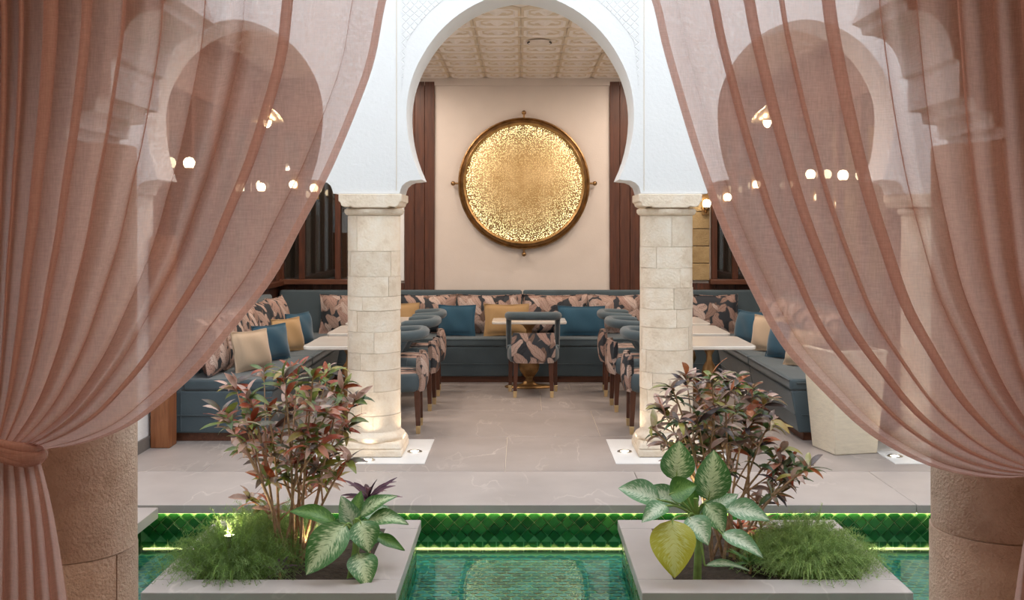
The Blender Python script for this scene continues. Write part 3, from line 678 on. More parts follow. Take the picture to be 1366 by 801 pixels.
# ================================================================ GONG
g = thing('brass_wall_disc', 'large round perforated brass disc glowing on the cream wall under the arch', 'wall light', (.041, RYB-.02, 2.108))
ro = .66; prof = [(.001,-.17),(.1,-.168),(.2,-.16),(.3,-.148),(.4,-.13),(.5,-.108),(.58,-.085),(.645,-.058)]
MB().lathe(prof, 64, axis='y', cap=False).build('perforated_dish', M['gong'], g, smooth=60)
MB().lathe([(.640,-.05),(.648,-.085),(.668,-.10),(.69,-.085),(.70,-.055),(.708,-.05),(.716,-.06),(.728,-.055),(.732,-.03),(.73,.0),(.66,.0)], 72, axis='y', cap=False).build('rim', M['brass_dark'], g, smooth=40)
for k in range(4):
    a = k*PI/2; d = Vector((math.cos(a),0,math.sin(a)))
    lug = MB().tube([d*.71+Vector((0,-.04,0)), d*.77+Vector((0,-.04,0))], .011, 8).build('lug', M['brass_dark'], g, smooth=60)
    MB().lathe([(.001,-.03),(.018,-.024),(.026,-.004),(.026,.004),(.018,.024),(.001,.03)], 12, c=tuple(d*.785+Vector((0,-.04,0))), axis='y').build('knob', M['brass_dark'], lug, smooth=60)
light('disc_front_fill', 'AREA', (.041, RYB-.30, 2.108), 1.0, (1,.82,.45), 1.2, (PI/2,0,0))  # added lamp in front, shining onto the disc's metal; no fitting

# ================================================================ SOFAS
def slab(name, mat, parent, a, b, bev=.03, seg=3): return bx(name, a, b, mat, parent, bevel=bev, seg=seg)
def sofa(name_label, loc, rz, widths, depth, zseat=.47, zback=.92, battered=.06):
    # local: runs along +x from 0, front faces -y, back at y=depth
    t = thing('banquette_sofa', name_label, 'sofa', loc, rz)
    Wd = sum(widths); x = 0
    bx('plinth', (.04, .10, 0), (Wd-.04, depth-.02, .065), M['wood_h'], t, bevel=.004)
    for w_ in widths:
        mb = MB(); a, b = x+.004, x+w_-.004; f = battered
        mb.add([(a,f,.065),(b,f,.065),(b,depth,.065),(a,depth,.065),(a,0.0,zseat-.09),(b,0.0,zseat-.09),(b,depth,zseat-.09),(a,depth,zseat-.09)],
               [(0,3,2,1),(4,5,6,7),(0,1,5,4),(1,2,6,5),(2,3,7,6),(3,0,4,7)])
        sb = mb.build('seat_base', M['blue'], t, bevel=.012, seg=2)
        yy = f*.62
        MB().tube([(a+.01,yy-.004,.20),(b-.01,yy-.004,.20)], .004, 6).build('seam_piping', M['blue'], sb, smooth=60)
        sc = bx('seat_cushion', (a,-.008,zseat-.088), (b,depth-.12,zseat), M['blue'], t, bevel=.022, seg=3)
        MB().tube([(a+.012,-.008,zseat-.012),(b-.012,-.008,zseat-.012)], .005, 6).build('piping', M['blue'], sc, smooth=60)
        x += w_
    return t, Wd
RSOFA = [(-2.02,-.0),( .0,1.0)]
# back run
t, Wd = sofa('long slate blue banquette sofa along the back wall beneath the brass disc', (-2.655, 10.5, 0), 0, [2.68,2.70], .74)
for a, b in ((0,2.675),(2.685,5.38)):
    mb = MB(); mb.add([(a,.60,.42),(b,.60,.42),(b,.74,.42),(a,.74,.42),(a,.66,.93),(b,.66,.93),(b,.74,.93),(a,.74,.93)],[(0,3,2,1),(4,5,6,7),(0,1,5,4),(1,2,6,5),(2,3,7,6),(3,0,4,7)])
    mb.build('back_rest', M['blue'], t, bevel=.025, seg=3)
# left run: front faces +x -> local -y -> +x : rotate +90deg ; local x -> world y
t, Wd = sofa('slate blue banquette sofa along the left wall, its end panel by the wood post', (-1.86, 7.62, 0), PI/2, [1.42,1.44], .80)
mb = MB(); mb.add([(0.3,.64,.42),(2.85,.64,.42),(2.85,.80,.42),(0.3,.80,.42),(0.3,.70,.93),(2.85,.70,.93),(2.85,.80,.93),(0.3,.80,.93)],[(0,3,2,1),(4,5,6,7),(0,1,5,4),(1,2,6,5),(2,3,7,6),(3,0,4,7)])
mb.build('back_rest', M['blue'], t, bevel=.025, seg=3)
for z in (.20,): MB().tube([(-.002,.10,z),(-.002,.74,z)], .004, 6).build('seam_piping', M['blue'], t, smooth=60)
MB().tube([(-.002,.69,.08),(-.002,.69,.45)], .004, 6).build('seam_piping', M['blue'], t, smooth=60)
# right run: front faces -x : rotate -90 ; local x -> -y ; start at far end
t, Wd = sofa('slate blue banquette sofa along the right wall, ending beside the cream planter', (2.04, 10.50, 0), -PI/2, [1.46,1.40], .71)
mb = MB(); mb.add([(.02,.59,.42),(2.6,.59,.42),(2.6,.71,.42),(.02,.71,.42),(.02,.64,.93),(2.6,.64,.93),(2.6,.71,.93),(.02,.71,.93)],[(0,3,2,1),(4,5,6,7),(0,1,5,4),(1,2,6,5),(2,3,7,6),(3,0,4,7)])
mb.build('back_rest', M['blue'], t, bevel=.025, seg=3)
MB().tube([(2.862,.08,.20),(2.862,.70,.20)], .004, 6).build('seam_piping', M['blue'], t, smooth=60)
MB().tube([(2.862,.04,.44),(2.862,.70,.44)], .005, 6).build('seam_piping', M['blue'], t, smooth=60)

# ================================================================ CUSHIONS
def cushion_mesh(w_, h, th, nx=14, nz=12, sag=.0):
    mb = MB(); vs = []; fs = []
    for side in (-1, 1):
        for j in range(nz+1):
            for i in range(nx+1):
                u = 2*i/nx-1; v = 2*j/nz-1
                e = (max(0,1-abs(u)**3.0)*max(0,1-abs(v)**3.0))**.5
                pin = .05*(u*u*v*v)
                x = u*w_/2*(1-.05*(1-v*v)*0-.03*(1-abs(v))*u*u+pin); z = v*h/2*(1-.04*(1-abs(u))*v*v+pin)
                y = side*th/2*e + .006*math.sin(5*u+3*v+sag)
                vs.append((x, y, z+h/2))
    n = (nx+1)*(nz+1)
    for sd in (0,1):
        for j in range(nz):
            for i in range(nx):
                a = sd*n+j*(nx+1)+i; q = (a, a+1, a+nx+2, a+nx+1); fs.append(q if sd == 0 else q[::-1])
    mb.add(vs, fs)
    return mb
def cushion(label, mat, w_, h, th, loc, rz, tilt, roll=0, group=None, cat='cushion', nm='throw_cushion'):
    t = thing(nm, label, cat, loc, rz, group)
    t.rotation_euler = (tilt, roll, rz)
    mb = cushion_mesh(w_, h, th, sag=R.uniform(0,6)); o = mb.build('cover', M[mat], t, smooth=180)
    me = o.data; bm = bmesh.new(); bm.from_mesh(me); bmesh.ops.remove_doubles(bm, verts=bm.verts, dist=.0008); bm.to_mesh(me); bm.free()
    hw, hh = w_/2, h
    pts = []
    for k in range(33):
        q = k/32*4; e = int(q)%4; f_ = (q-int(q))*2-1
        u, v = ((f_,-1),(1,f_),(-f_,1),(-1,-f_))[e]
        pin = .05*(u*u*v*v); x = u*hw*(1-.03*(1-abs(v))*u*u+pin); z = v*hh/2*(1-.04*(1-abs(u))*v*v+pin)+hh/2
        pts.append((x, .006*math.sin(5*u+3*v), z))
    MB().tube(pts, .005, 5).build('piping', M[mat], t, smooth=60)
    return t
ZS = .475
gb = 'large leaf print back cushions'
# back wall prints, leaning on the back rest (tilt: top goes back = negative x rotation)
for px0, px1, lab in ((427,500,'leaf print back cushion in the left corner of the lounge, beside the left column'),
                      (531,607,'leaf print back cushion on the back sofa, just right of the left column'),
                      (611,694,'leaf print back cushion left of the centre gap of the back sofa'),
                      (698,783,'leaf print back cushion right of the centre gap, behind the single chair'),
                      (786,866,'leaf print back cushion on the back sofa, first left of the right column'),
                      (925,985,'leaf print back cushion in the right rear corner, seen right of the right column')):
    D = 10.96; s = F/D; x = ((px0+px1)/2-VX)/s; w_ = (px1-px0)/s
    cushion(lab, 'print', w_, .41, .15, (x, 10.975, ZS), 0, -.14, group=gb)
# left wall prints  (front faces +x => rz = +90; tilt back towards -x)
yl = [(7.95,'leaf print cushion nearest the curtain on the left sofa, at its front end'),(8.45,'leaf print cushion on the left sofa behind the large beige cushion'),
      (9.0,'leaf print cushion on the left sofa directly behind the blue cushion'),(9.55,'leaf print cushion on the left sofa above the gold tan cushion'),(10.1,'leaf print cushion farthest along the left sofa, by the rear corner')]
for y, lab in yl: cushion(lab, 'print', .52, .45, .15, (-2.36, y, ZS), PI/2+R.uniform(-.12,.05), -.22, roll=0, group=gb)
for y, lab in ((10.2,'leaf print cushion on the right sofa at the rear corner, partly behind the curtain edge'),(9.6,'leaf print cushion on the right sofa behind the curtain, second from the rear corner'),(9.0,'leaf print cushion on the right sofa veiled by the curtain, third from the rear corner'),(8.4,'leaf print cushion on the right sofa veiled by the curtain, nearest its front end')):
    cushion(lab, 'print', .52, .45, .15, (2.46, y, ZS), -PI/2+R.uniform(-.05,.12), -.22, group=gb)
# small cushions
cushion('large beige linen cushion standing near the front end of the left sofa', 'sand', .37, .31, .15, (-2.13, 8.12, ZS), PI/2-.55, -.20)
cushion('blue cushion on the left sofa between the beige and the gold tan cushions', 'teal', .38, .30, .15, (-2.12, 8.72, ZS), PI/2-.55, -.20)
cushion('gold tan cushion on the left sofa between two blue cushions', 'ochre', .37, .30, .14, (-2.12, 9.35, ZS), PI/2-.5, -.20)
cushion('blue cushion farthest along the left sofa, near the rear corner', 'teal', .36, .30, .14, (-2.14, 9.95, ZS), PI/2-.45, -.20)
D = 10.74; s = F/D
cushion('gold tan cushion on the back sofa, just right of the left column', 'ochre', .42, .34, .13, ((532-VX)/s, D-.02, ZS), .1, -.22)
cushion('blue cushion on the back sofa between the left chairs and the gold cushion', 'teal', .38, .32, .13, ((609-VX)/s, D-.02, ZS), -.05, -.22)
cushion('wide gold tan cushion on the back sofa, behind the single chair', 'ochre', .46, .33, .13, ((676-VX)/s, D-.02, ZS), .04, -.22)
cushion('wide blue cushion on the back sofa right of the single chair', 'teal', .48, .31, .14, ((776-VX)/s, D-.02, ZS), 0, -.25)
cushion('deep blue cushion on the right sofa nearest the rear corner', 'teal', .36, .31, .14, (2.24, 10.05, ZS), -PI/2+.5, -.22)
cushion('beige linen cushion on the right sofa between two blue cushions', 'sand', .38, .32, .14, (2.26, 9.35, ZS), -PI/2+.55, -.22)
cushion('bright blue cushion on the right sofa beside the curtain edge', 'teal', .36, .31, .14, (2.28, 8.85, ZS), -PI/2+.55, -.24)
cushion('beige cushion on the right sofa nearest its front end, half behind the curtain', 'sand', .36, .30, .15, (2.31, 8.32, ZS), -PI/2+.6, -.30)

# ================================================================ TABLES
def make_table():
    t = thing('side_table', 'x', 'table')
    mb = MB(); hx, hy, r = .29, .36, .05; pl = []
    for cx, cy, a0 in ((hx-r,hy-r,0),(-hx+r,hy-r,PI/2),(-hx+r,-hy+r,PI),(hx-r,-hy+r,3*PI/2)):
        for k in range(6): a = a0+k*PI/10; pl.append((cx+r*math.cos(a), cy+r*math.sin(a)))
    n = len(pl); mb.add([(x*.985,y*.985,.722) for x,y in pl]+[(x,y,.73) for x,y in pl]+[(x,y,.745) for x,y in pl]+[(x*.99,y*.99,.75) for x,y in pl],
        [tuple(range(n-1,-1,-1)), tuple(range(3*n,4*n))]+[(j*n+k, j*n+(k+1)%n, (j+1)*n+(k+1)%n, (j+1)*n+k) for j in range(3) for k in range(n)])
    mb.build('table_top', M['table'], t, smooth=30)
    MB().lathe([(.001,0),(.19,0),(.195,.012),(.185,.022),(.10,.030),(.055,.045),(.04,.07)], 28).build('base', M['brass_dark'], t, smooth=50)
    MB().lathe([(.04,.06),(.026,.10),(.05,.14),(.075,.19),(.082,.24),(.070,.30),(.040,.335),(.052,.35),(.052,.365),(.024,.38),(.022,.42),(.050,.46),(.060,.50),(.048,.55),(.024,.59),(.022,.64),(.05,.69),(.10,.715),(.10,.722)], 24).build('pedestal', M['brass_dark'], t, smooth=50)
    return t
tp = make_table(); gt = 'small marble topped tables'
spots = [(-1.33,7.89,'pale marble topped table nearest on the left, behind the left column'),(-1.33,8.82,'second pale marble topped table from the front on the left side'),(-1.33,9.70,'farthest pale topped table on the left side, nearest the back sofa'),
 (1.47,7.89,'pale marble topped table nearest on the right, on a turned brass pedestal'),(1.47,8.82,'second pale marble topped table from the front on the right side'),(1.47,9.70,'farthest pale topped table on the right side, nearest the back sofa')]
for i, (x, y, lab) in enumerate(spots): place(tp, i, (x,y,0), 0, lab, gt).scale = (1,1,.973)
c = copy_tree(tp); c.location = (.09, 10.26, 0); c.scale = (1.28,.62,.91); c['label'] = 'low pale topped table with brass pedestal behind the single chair'
if 'group' in c: del c['group']

# ================================================================ CHAIRS
def rail_pt(th, rx=.235, ry=.235):   # plan of the tub back, th from 0 (right side front) through pi/2 (back) to pi
    c, s = math.cos(th), math.sin(th); e = 2/3.2
    return (math.copysign(abs(c)**e, c)*rx, -abs(s)**e*ry)
def make_chair():
    t = thing('tub_chair', 'x', 'chair')
    # seat
    mb = MB(); n = 28; outline = []
    for k in range(17): outline.append(rail_pt(PI*k/16, .205, .20))
    outline += [(-.205,.10),(-.195,.20),(-.15,.225),(0,.235),(.15,.225),(.195,.20),(.205,.10)]
    m = len(outline)
    lv = [(.90,.335),(1,.35),(1,.40)]
    mb.add([(x*q,y*q,z) for q,z in lv for x,y in outline], [tuple(range(m-1,-1,-1)), tuple(range(2*m,3*m))]+[(j*m+k, j*m+(k+1)%m, (j+1)*m+(k+1)%m, (j+1)*m+k) for j in range(2) for k in range(m)])
    mb.build('seat_frame', M['blue'], t, smooth=40)
    mb = MB(); lv = [(.97,.40),(1,.42),(1,.445),(.95,.465),(.7,.475)]
    mb.add([(x*q,y*q,z) for q,z in lv for x,y in outline], [tuple(range(m-1,-1,-1)), tuple(range(4*m,5*m))]+[(j*m+k, j*m+(k+1)%m, (j+1)*m+(k+1)%m, (j+1)*m+k) for j in range(4) for k in range(m)])
    mb.build('seat_cushion', M['print'], t, smooth=50)
    # curved shell helper
    def shell(th0, th1, zb, ztf, name, mat, ro=.025, th_=.045, bulge=.012, n=20):
        mb = MB(); vs = []; fs = []; nz = 6
        for side in (0,1):
            for j in range(nz+1):
                for k in range(n+1):
                    th = th0+(th1-th0)*k/n; v = j/nz
                    off = (ro if side == 0 else ro-th_) + (bulge*math.sin(PI*v) if side == 0 else 0) - (.010*(abs(2*v-1)**6) if side == 0 else -.008*(abs(2*v-1)**6))
                    x, y = rail_pt(th, .225+off, .222+off)
                    z = zb+(ztf(th)-zb)*v
                    vs.append((x,y,z))
        w_ = n+1; S0 = (nz+1)*w_
        for j in range(nz):
            for k in range(n):
                a = j*w_+k; fs += [(a,a+1,a+w_+1,a+w_), (S0+a,S0+a+w_,S0+a+w_+1,S0+a+1)]
        for k in range(n): fs += [(k,S0+k,S0+k+1,k+1), (nz*w_+k,nz*w_+k+1,S0+nz*w_+k+1,S0+nz*w_+k)]
        for j in range(nz): fs += [(j*w_,(j+1)*w_,S0+(j+1)*w_,S0+j*w_),(j*w_+n,S0+j*w_+n,S0+(j+1)*w_+n,(j+1)*w_+n)]
        mb.add(vs, fs); return mb.build(name, mat, t, smooth=60)
    shell(.27*PI, .73*PI, .330, lambda th: .615, 'back_panel', M['print'], ro=.035)
    for nm, a, b in (('r',-.0,.265*PI),('l',.735*PI,PI)):
        shell(a, b, .332, lambda th: .47+.0*th, 'side_panel', M['blue'], ro=.012, n=8)
    # front extensions of the side panels and slanting arms
    for sx in (-1,1):
        mb = MB(); x0 = .252; x1 = .205
        poly = [(0,.335),(.19,.345),(.205,.40),(.19,.445),(.05,.475),(-.01,.475)]
        k = len(poly)
        mb.add([(sx*x0,y,z) for y,z in poly]+[(sx*x1,y,z) for y,z in poly], [tuple(range(k)),tuple(range(2*k-1,k-1,-1))]+[(i,i+k,(i+1)%k+k,(i+1)%k) for i in range(k)])
        mb.build('arm_panel', M['blue'], t, bevel=.012, seg=2)
        # broad flat arm post slanting from the rail down to the arm panel
        mb = MB(); vs = []; pr = [(.16,.43,.055),(.115,.50,.050),(.06,.58,.045),(.01,.66,.040),(-.03,.72,.038),(-.05,.77,.038)]
        for y, z, hw in pr:
            for q in range(10):
                a_ = 2*PI*q/10; vs.append((sx*(.236+.026*math.cos(a_)), y+hw*math.sin(a_), z+.3*hw*math.sin(a_)))
        mb.add(vs, [(j_*10+q, j_*10+(q+1)%10, (j_+1)*10+(q+1)%10, (j_+1)*10+q) for j_ in range(len(pr)-1) for q in range(10)]+[tuple(range(9,-1,-1)), tuple(range(50,60))])
        mb.build('arm', M['blue'], t, smooth=60)
    # rolled top rail, a fat oval section
    mb = MB(); vs = []; fs = []; n = 26; ns = 12
    for k in range(n+1):
        th = -.06*PI+PI*1.12*k/n
        if th < 0: x, y = .236, .0-th*.25
        elif th > PI: x, y = -.236, (th-PI)*.25
        else: x, y = rail_pt(th, .236, .234)
        nx_, ny_ = (x, y if y < 0 else 0); l = math.hypot(nx_,ny_) or 1; nx_, ny_ = nx_/l, ny_/l
        endf = .55 if k in (0,n) else (.9 if k in (1,n-1) else 1)
        for q in range(ns):
            a = 2*PI*q/ns
            vs.append((x+nx_*math.cos(a)*.042*endf, y+ny_*math.cos(a)*.042*endf, .765+math.sin(a)*.040*endf+.012*abs(math.sin(min(max(th,0),PI)))))
    for k in range(n):
        for q in range(ns): fs.append((k*ns+q, k*ns+(q+1)%ns, (k+1)*ns+(q+1)%ns, (k+1)*ns+q))
    fs += [tuple(range(ns-1,-1,-1)), tuple(range(n*ns,(n+1)*ns))]
    mb.add(vs, fs).build('top_rail', M['blue'], t, smooth=70)
    for lx, ly, tx, ty in ((-.165,-.185,-.175,-.195),(.165,-.185,.175,-.195),(-.215,.16,-.225,.175),(.215,.16,.225,.175)):
        mb = MB(); vs = []
        for z, h, q in ((.34,.024,0),(.06,.0165,1)):
            x = lx+(tx-lx)*q; y = ly+(ty-ly)*q; vs += [(x-h,y-h,z),(x+h,y-h,z),(x+h,y+h,z),(x-h,y+h,z)]
        mb.add(vs, [(0,1,2,3),(7,6,5,4),(0,4,5,1),(1,5,6,2),(2,6,7,3),(3,7,4,0)])
        lg = mb.build('leg', M['legwood'], t, bevel=.003)
        MB().frustum((tx,ty), 0, .062, (.0155,.0155), (.0185,.0185)).build('foot_cap', M['brass'], lg, bevel=.002)
    return t
ch = make_chair(); gc = 'tub chairs with leaf print backs'
cs = [(.125,9.83,0,'single blue and leaf print tub chair facing the back sofa, seen from behind'),
 (-1.0,8.10,PI/2+.04,'nearest blue tub chair on the left, partly behind the left column'),(-.985,9.10,PI/2-.03,'second tub chair on the left, between the nearest and the farthest'),(-.99,9.88,PI/2+.05,'farthest tub chair on the left, closest to the back sofa'),
 (1.07,8.08,-PI/2-.03,'nearest tub chair on the right, against the right column'),(1.03,9.05,-PI/2+.03,'second tub chair on the right, in the middle of the row'),(1.02,9.86,-PI/2-.04,'farthest tub chair on the right, closest to the back sofa')]
for i, (x, y, rz, lab) in enumerate(cs): place(ch, i, (x,y,0), rz, lab, gc if i else None)
ch['group'] = gc

# ================================================================ LAMPS
def sconce(x, y, z, nrm, label):
    rz = math.atan2(nrm[1], nrm[0])+PI/2
    t = thing('wall_sconce', label, 'wall lamp', (x,y,z), rz, 'wall sconces of the lounge')   # local -y is away from the wall
    bx('back_plate', (-.04,-.012,-.12), (.04,0,.12), M['brass_dark'], t, bevel=.004)
    MB().tube([(0,-.01,-.08),(0,-.07,-.10),(0,-.09,-.07)], .008, 8).build('arm', M['brass_dark'], t, smooth=60)
    MB().lathe([(.005,-.045),(.03,-.038),(.045,-.01),(.045,.015),(.03,.04),(.005,.048)], 18, c=(0,-.09,0)).build('glass_shade', M['bulb'], t, smooth=50)
    MB().lathe([(.012,-.075),(.034,-.06),(.036,-.038),(.02,-.04)], 18, c=(0,-.09,0)).build('shade_ring', M['brass_dark'], t, smooth=50)
sconce(-2.695, 7.98, 2.12, (1,0), 'brightest lit wall lamp on the left lounge wall, glowing through the left curtain')
sconce(-2.695, 10.2, 2.02, (1,0), 'small lit wall lamp far along the left lounge wall, behind the left curtain')
sconce(-2.50, RYB-.05, 2.09, (0,-1), 'round lit lamp left of the back window, glowing through the left curtain')
sconce(-2.27, RYB-.05, 2.05, (0,-1), 'lit lamp on the back wall nearest the inner edge of the left curtain')
sconce(2.795, 9.45, 2.11, (-1,0), 'brightest lit wall lamp on the right lounge wall, glowing through the right curtain')
sconce(2.795, 8.5, 2.05, (-1,0), 'lit wall lamp on the right lounge wall nearest the arcade')
sconce(2.60, RYB-.05, 2.09, (0,-1), 'lit lamp in the right rear corner, glowing through the right curtain')
sconce(2.28, RYB-.05, 1.95, (0,-1), 'lit lamp on the back wall just inside the edge of the right curtain')
sconce(2.05, RYB-.06, 1.88, (0,-1), 'golden lit wall lamp showing between the right column and the curtain')
for x, lab in ((-2.12,'small pendant lamp with a bright bulb seen through the left curtain'),(2.07,'small pendant lamp with a bright bulb seen through the right curtain')):
    t = thing('pendant_lamp', lab, 'lamp', (x,8.5,RZ-.02), group='brass pendants over the side sofas')
    MB().tube([(0,0,0),(0,0,-.66)], .004, 6).build('cord', M['dark'], t)
    MB().lathe([(.001,.01),(.05,.005),(.05,-.01),(.01,-.02)], 18).build('ceiling_rose', M['brass'], t, smooth=50)
    MB().lathe([(.015,-.64),(.03,-.66),(.09,-.70),(.13,-.76),(.135,-.78),(.128,-.775),(.085,-.712),(.02,-.675)], 24, cap=False).build('shade', M['brass'], t, smooth=60)
    MB().lathe([(.001,-.70),(.02,-.71),(.036,-.75),(.036,-.79),(.02,-.82),(.001,-.828)], 14).build('bulb', M['bulb'], t, smooth=60)
    light('pendant_glow', 'POINT', (x,8.5,2.44), 9, WARM, .05)

# cream tapered pot beside the right sofa
t = thing('tapered_planter', 'tall cream stone tapered planter standing at the end of the right sofa', 'planter', (2.35, 7.36, 0))
MB().frustum((0,0), 0, .72, (.165,.165), (.215,.215), rot=.22).build('body', M['planter_stone'], t, bevel=.008)
mb = MB(); mb.frustum((0,0), .72, .74, (.22,.22), (.22,.22), rot=.22); mb.build('rim', M['planter_stone'], t, bevel=.006)
MB().frustum((0,0), .735, .745, (.18,.18), (.17,.17), rot=.22).build('soil', M['soil'], t)
# ================================================================ POOL PLANTERS
def pool_planter(label, x0, x1, y0, y1, ix0, ix1, iy0, iy1):
    cx, cy = (x0+x1)/2, (y0+y1)/2
    t = thing('pool_planter', label, 'planter', (cx,cy,-.30))
    def p(x, y, z): return (x-cx, y-cy, z+.30)
    ov = .025
    for nm, a, b in (('f',(x0+ov,y0+ov),(x1-ov,iy0+.01)),('b',(x0+ov,iy1-.01),(x1-ov,y1-ov)),('l',(x0+ov,iy0),(ix0+.01,iy1)),('r',(ix1-.01,iy0),(x1-ov,iy1))):
        MB().box(p(a[0],a[1],-.30), p(b[0],b[1],-.055)).build('tiled_wall', M['grout'], t)
    # tiles on the outer sides
    mesh = None; st = .073
    sides = [((1,0),x1-ov+.002),((-1,0),x0+ov-.002)]
    k = 0
    for (nx_, _), xx in sides:
        for j in range(3):
            for i in range(int((y1-y0-.06)/st)):
                y = y0+.05+st*(i+.5); z = -.095-st*j
                if mesh is None:
                    m_ = MB(); h = .0345; m_.add([(0,-h,-h),(0,h,-h),(0,h,h),(0,-h,h),(.004,-h+.003,-h+.003),(.004,h-.003,-h+.003),(.004,h-.003,h-.003),(.004,-h+.003,h-.003)],[(4,5,6,7),(0,1,5,4),(1,2,6,5),(2,3,7,6),(3,0,4,7)])
                    o = m_.build('side_tile', M['green_tile'], t); mesh = o.data
                else: o = link('side_tile', mesh, t)
                q = p(xx, y, z); o.location = q; o.rotation_euler = (0, R.uniform(-.02,.02), (0 if nx_ > 0 else PI)+R.uniform(-.03,.03))
    zt = 0; zb = -.055
    for a, b in (((x0,y0),(x1,iy0)),((x0,iy1),(x1,y1)),((x0,iy0+.002),(ix0,iy1-.002)),((ix1,iy0+.002),(x1,iy1-.002))):
        MB().box(p(a[0],a[1],zb), p(b[0],b[1],zt)).build('coping_slab', M['coping'], t, bevel=.003, seg=1)
    # soil, lumpy
    mb = MB(); nx, ny = 24, 20; vs = []; fs = []
    for j in range(ny+1):
        for i in range(nx+1):
            x = ix0-.005+(ix1-ix0+.01)*i/nx; y = iy0-.005+(iy1-iy0+.01)*j/ny
            vs.append(p(x, y, -.045+.03*noise.noise((x*9,y*9,cx))))
    for j in range(ny):
        for i in range(nx): a = j*(nx+1)+i; fs.append((a,a+1,a+nx+2,a+nx+1))
    mb.add(vs, fs).build('soil', M['soil'], t, smooth=180)
    return t
pool_planter('grey stone planter island in the pool at left, planted with the left croton', -1.67, -.545, 4.46, 5.58, -1.50, -.72, 4.63, 5.42)
pool_planter('grey stone planter island in the pool at right, planted with the right croton', .535, 1.73, 4.46, 5.58, .70, 1.56, 4.63, 5.42)

# ================================================================ CROTON BUSHES
def leaf_mesh(mat, length, width, curl, fold=.25, n=5, wav=0, blunt=.8):
    mb = MB(); vs = []; fs = []; uv = []
    for i in range(n+1):
        s = i/n; w_ = width/2*(math.sin(PI*min(1,s*.93+.05))**blunt); w_ = max(w_, .0006)
        a = curl*s; y = length*(math.sin(a)/curl if abs(curl) > .01 else s); z = -length*((1-math.cos(a))/curl if abs(curl) > .01 else 0)
        for q in (-1,0,1):
            vs.append((q*w_, y, z+abs(q)*fold*w_ + (wav*math.sin(s*9+q) if q else 0))); uv.append((.5+q*.5, s))
    for i in range(n):
        for q in range(2): a = i*3+q; fs.append((a,a+1,a+4,a+3))
    mb.add(vs, fs); mb.uv = uv
    return mb
def bez(a, b, c, n=8): return [a*(1-t)**2+b*2*t*(1-t)+c*t*t for t in [k/(n-1) for k in range(n)]]
leafpool = []
for mat, wgt in (('croton_green',4),('croton_dark',2),('croton_red',3),('croton_pink',4)):
    for k in range(3):
        mb = leaf_mesh(M[mat], R.uniform(.09,.135), R.uniform(.026,.042), R.uniform(.4,1.5), fold=R.uniform(.1,.6), wav=.0015)
        o = mb.build('leaf', M[mat], None, smooth=180); leafpool.append((o.data, wgt)); bpy.data.objects.remove(o)
CM = [M['croton_green'], M['croton_dark'], M['croton_red'], M['croton_pink']]
def croton(label, bases, tips, D0, seed, per):
    rr = random.Random(seed); bx_, by_ = bases[0]
    base = W(bx_, by_, D0); base.z = -.05
    t = thing('croton_shrub', label, 'shrub', base)
    total = 0; prevp = None; fv = []; ff = []; fm = []
    for k, (px, py) in enumerate(tips):
        D = D0+rr.uniform(-.22,.22); tip = W(px, py, D)
        b0 = bases[k % len(bases)]; root = W(b0[0], b0[1], D0+rr.uniform(-.06,.06)); root.z = -.05
        mid = root.lerp(tip, .55); mid.x = root.x+(tip.x-root.x)*.30+rr.uniform(-.03,.03); mid.z += .06
        if k % 2 and prevp:
            st = prevp[4]; root = st+base; mid = root.lerp(tip, .5)+Vector((0,0,.03)); r0 = .0052
        else: r0 = .0085
        pts = [p-base for p in bez(root, mid, tip, 9)]
        if not k % 2: prevp = pts
        MB().tube(pts, [r0-r0*.07*i for i in range(9)], 6).build('stem', M['stem'], t, smooth=80)
        # side twigs
        leafpts = [(pts[-1], (pts[-1]-pts[-2]).normalized(), per)]
        for f_ in (5, 6, 7):
            if rr.random() < .8:
                d = Vector((rr.uniform(-1,1), rr.uniform(-1,1), rr.uniform(.2,.9))).normalized(); e = pts[f_]+d*rr.uniform(.05,.09)
                MB().tube([pts[f_], e], [.004,.003], 5).build('twig', M['stem'], t); leafpts.append((e, d, max(3, per//2)))
        for c, ax, nn in leafpts:
            for q in range(nn):
                az = 2.4*q+rr.uniform(-.4,.4); el = rr.uniform(-.5,1.0)
                d = Vector((math.cos(az)*math.cos(el), math.sin(az)*math.cos(el), math.sin(el)*.9+.15)) + ax*.35; d.normalize()
                data = rr.choices([a for a,_ in leafpool], [b for _,b in leafpool])[0]
                sc = rr.uniform(.65,1.1)
                up = Vector((rr.uniform(-.6,.6), rr.uniform(-.9,.3), 1)).normalized(); side = d.cross(up).normalized(); nn_ = side.cross(d)
                m = Matrix((side, d, nn_)).transposed().to_4x4(); m.translation = c - ax*rr.uniform(0,.07)
                m = m @ Matrix.Scale(sc, 4); total += 1
                if total % 2 or total > 590:
                    b = len(fv); fv += [tuple(m @ v.co) for v in data.vertices]; ff += [tuple(i+b for i in p.vertices) for p in data.polygons]
                    mi = [x.name for x in CM].index(data.materials[0].name); fm += [mi]*len(data.polygons)
                else: o = link('leaf', data, t); o.matrix_local = m
    me = bpy.data.meshes.new('inner_leaves'); me.from_pydata(fv, [], ff); [me.materials.append(x) for x in CM]
    me.polygons.foreach_set('material_index', fm); me.shade_smooth(); tag(link('inner_leaves', me, t), kind='stuff')
    return t
tipsL = [(292,548),(312,508),(330,520),(352,492),(378,500),(398,488),(418,500),(440,492),(460,510),(478,528),(302,560),(330,560),(356,540),(385,535),(412,530),(440,545),(468,560),(322,600),(345,585),(375,580),(408,575),(430,590),(452,590),(348,640),(330,665),(445,640),(468,610),(425,620),(395,610)]
croton('multi stemmed croton shrub with red and bronze leaves in the left pool planter', [(385,745),(400,750),(372,742),(410,748),(392,755)], tipsL, 5.0, 3, 11)
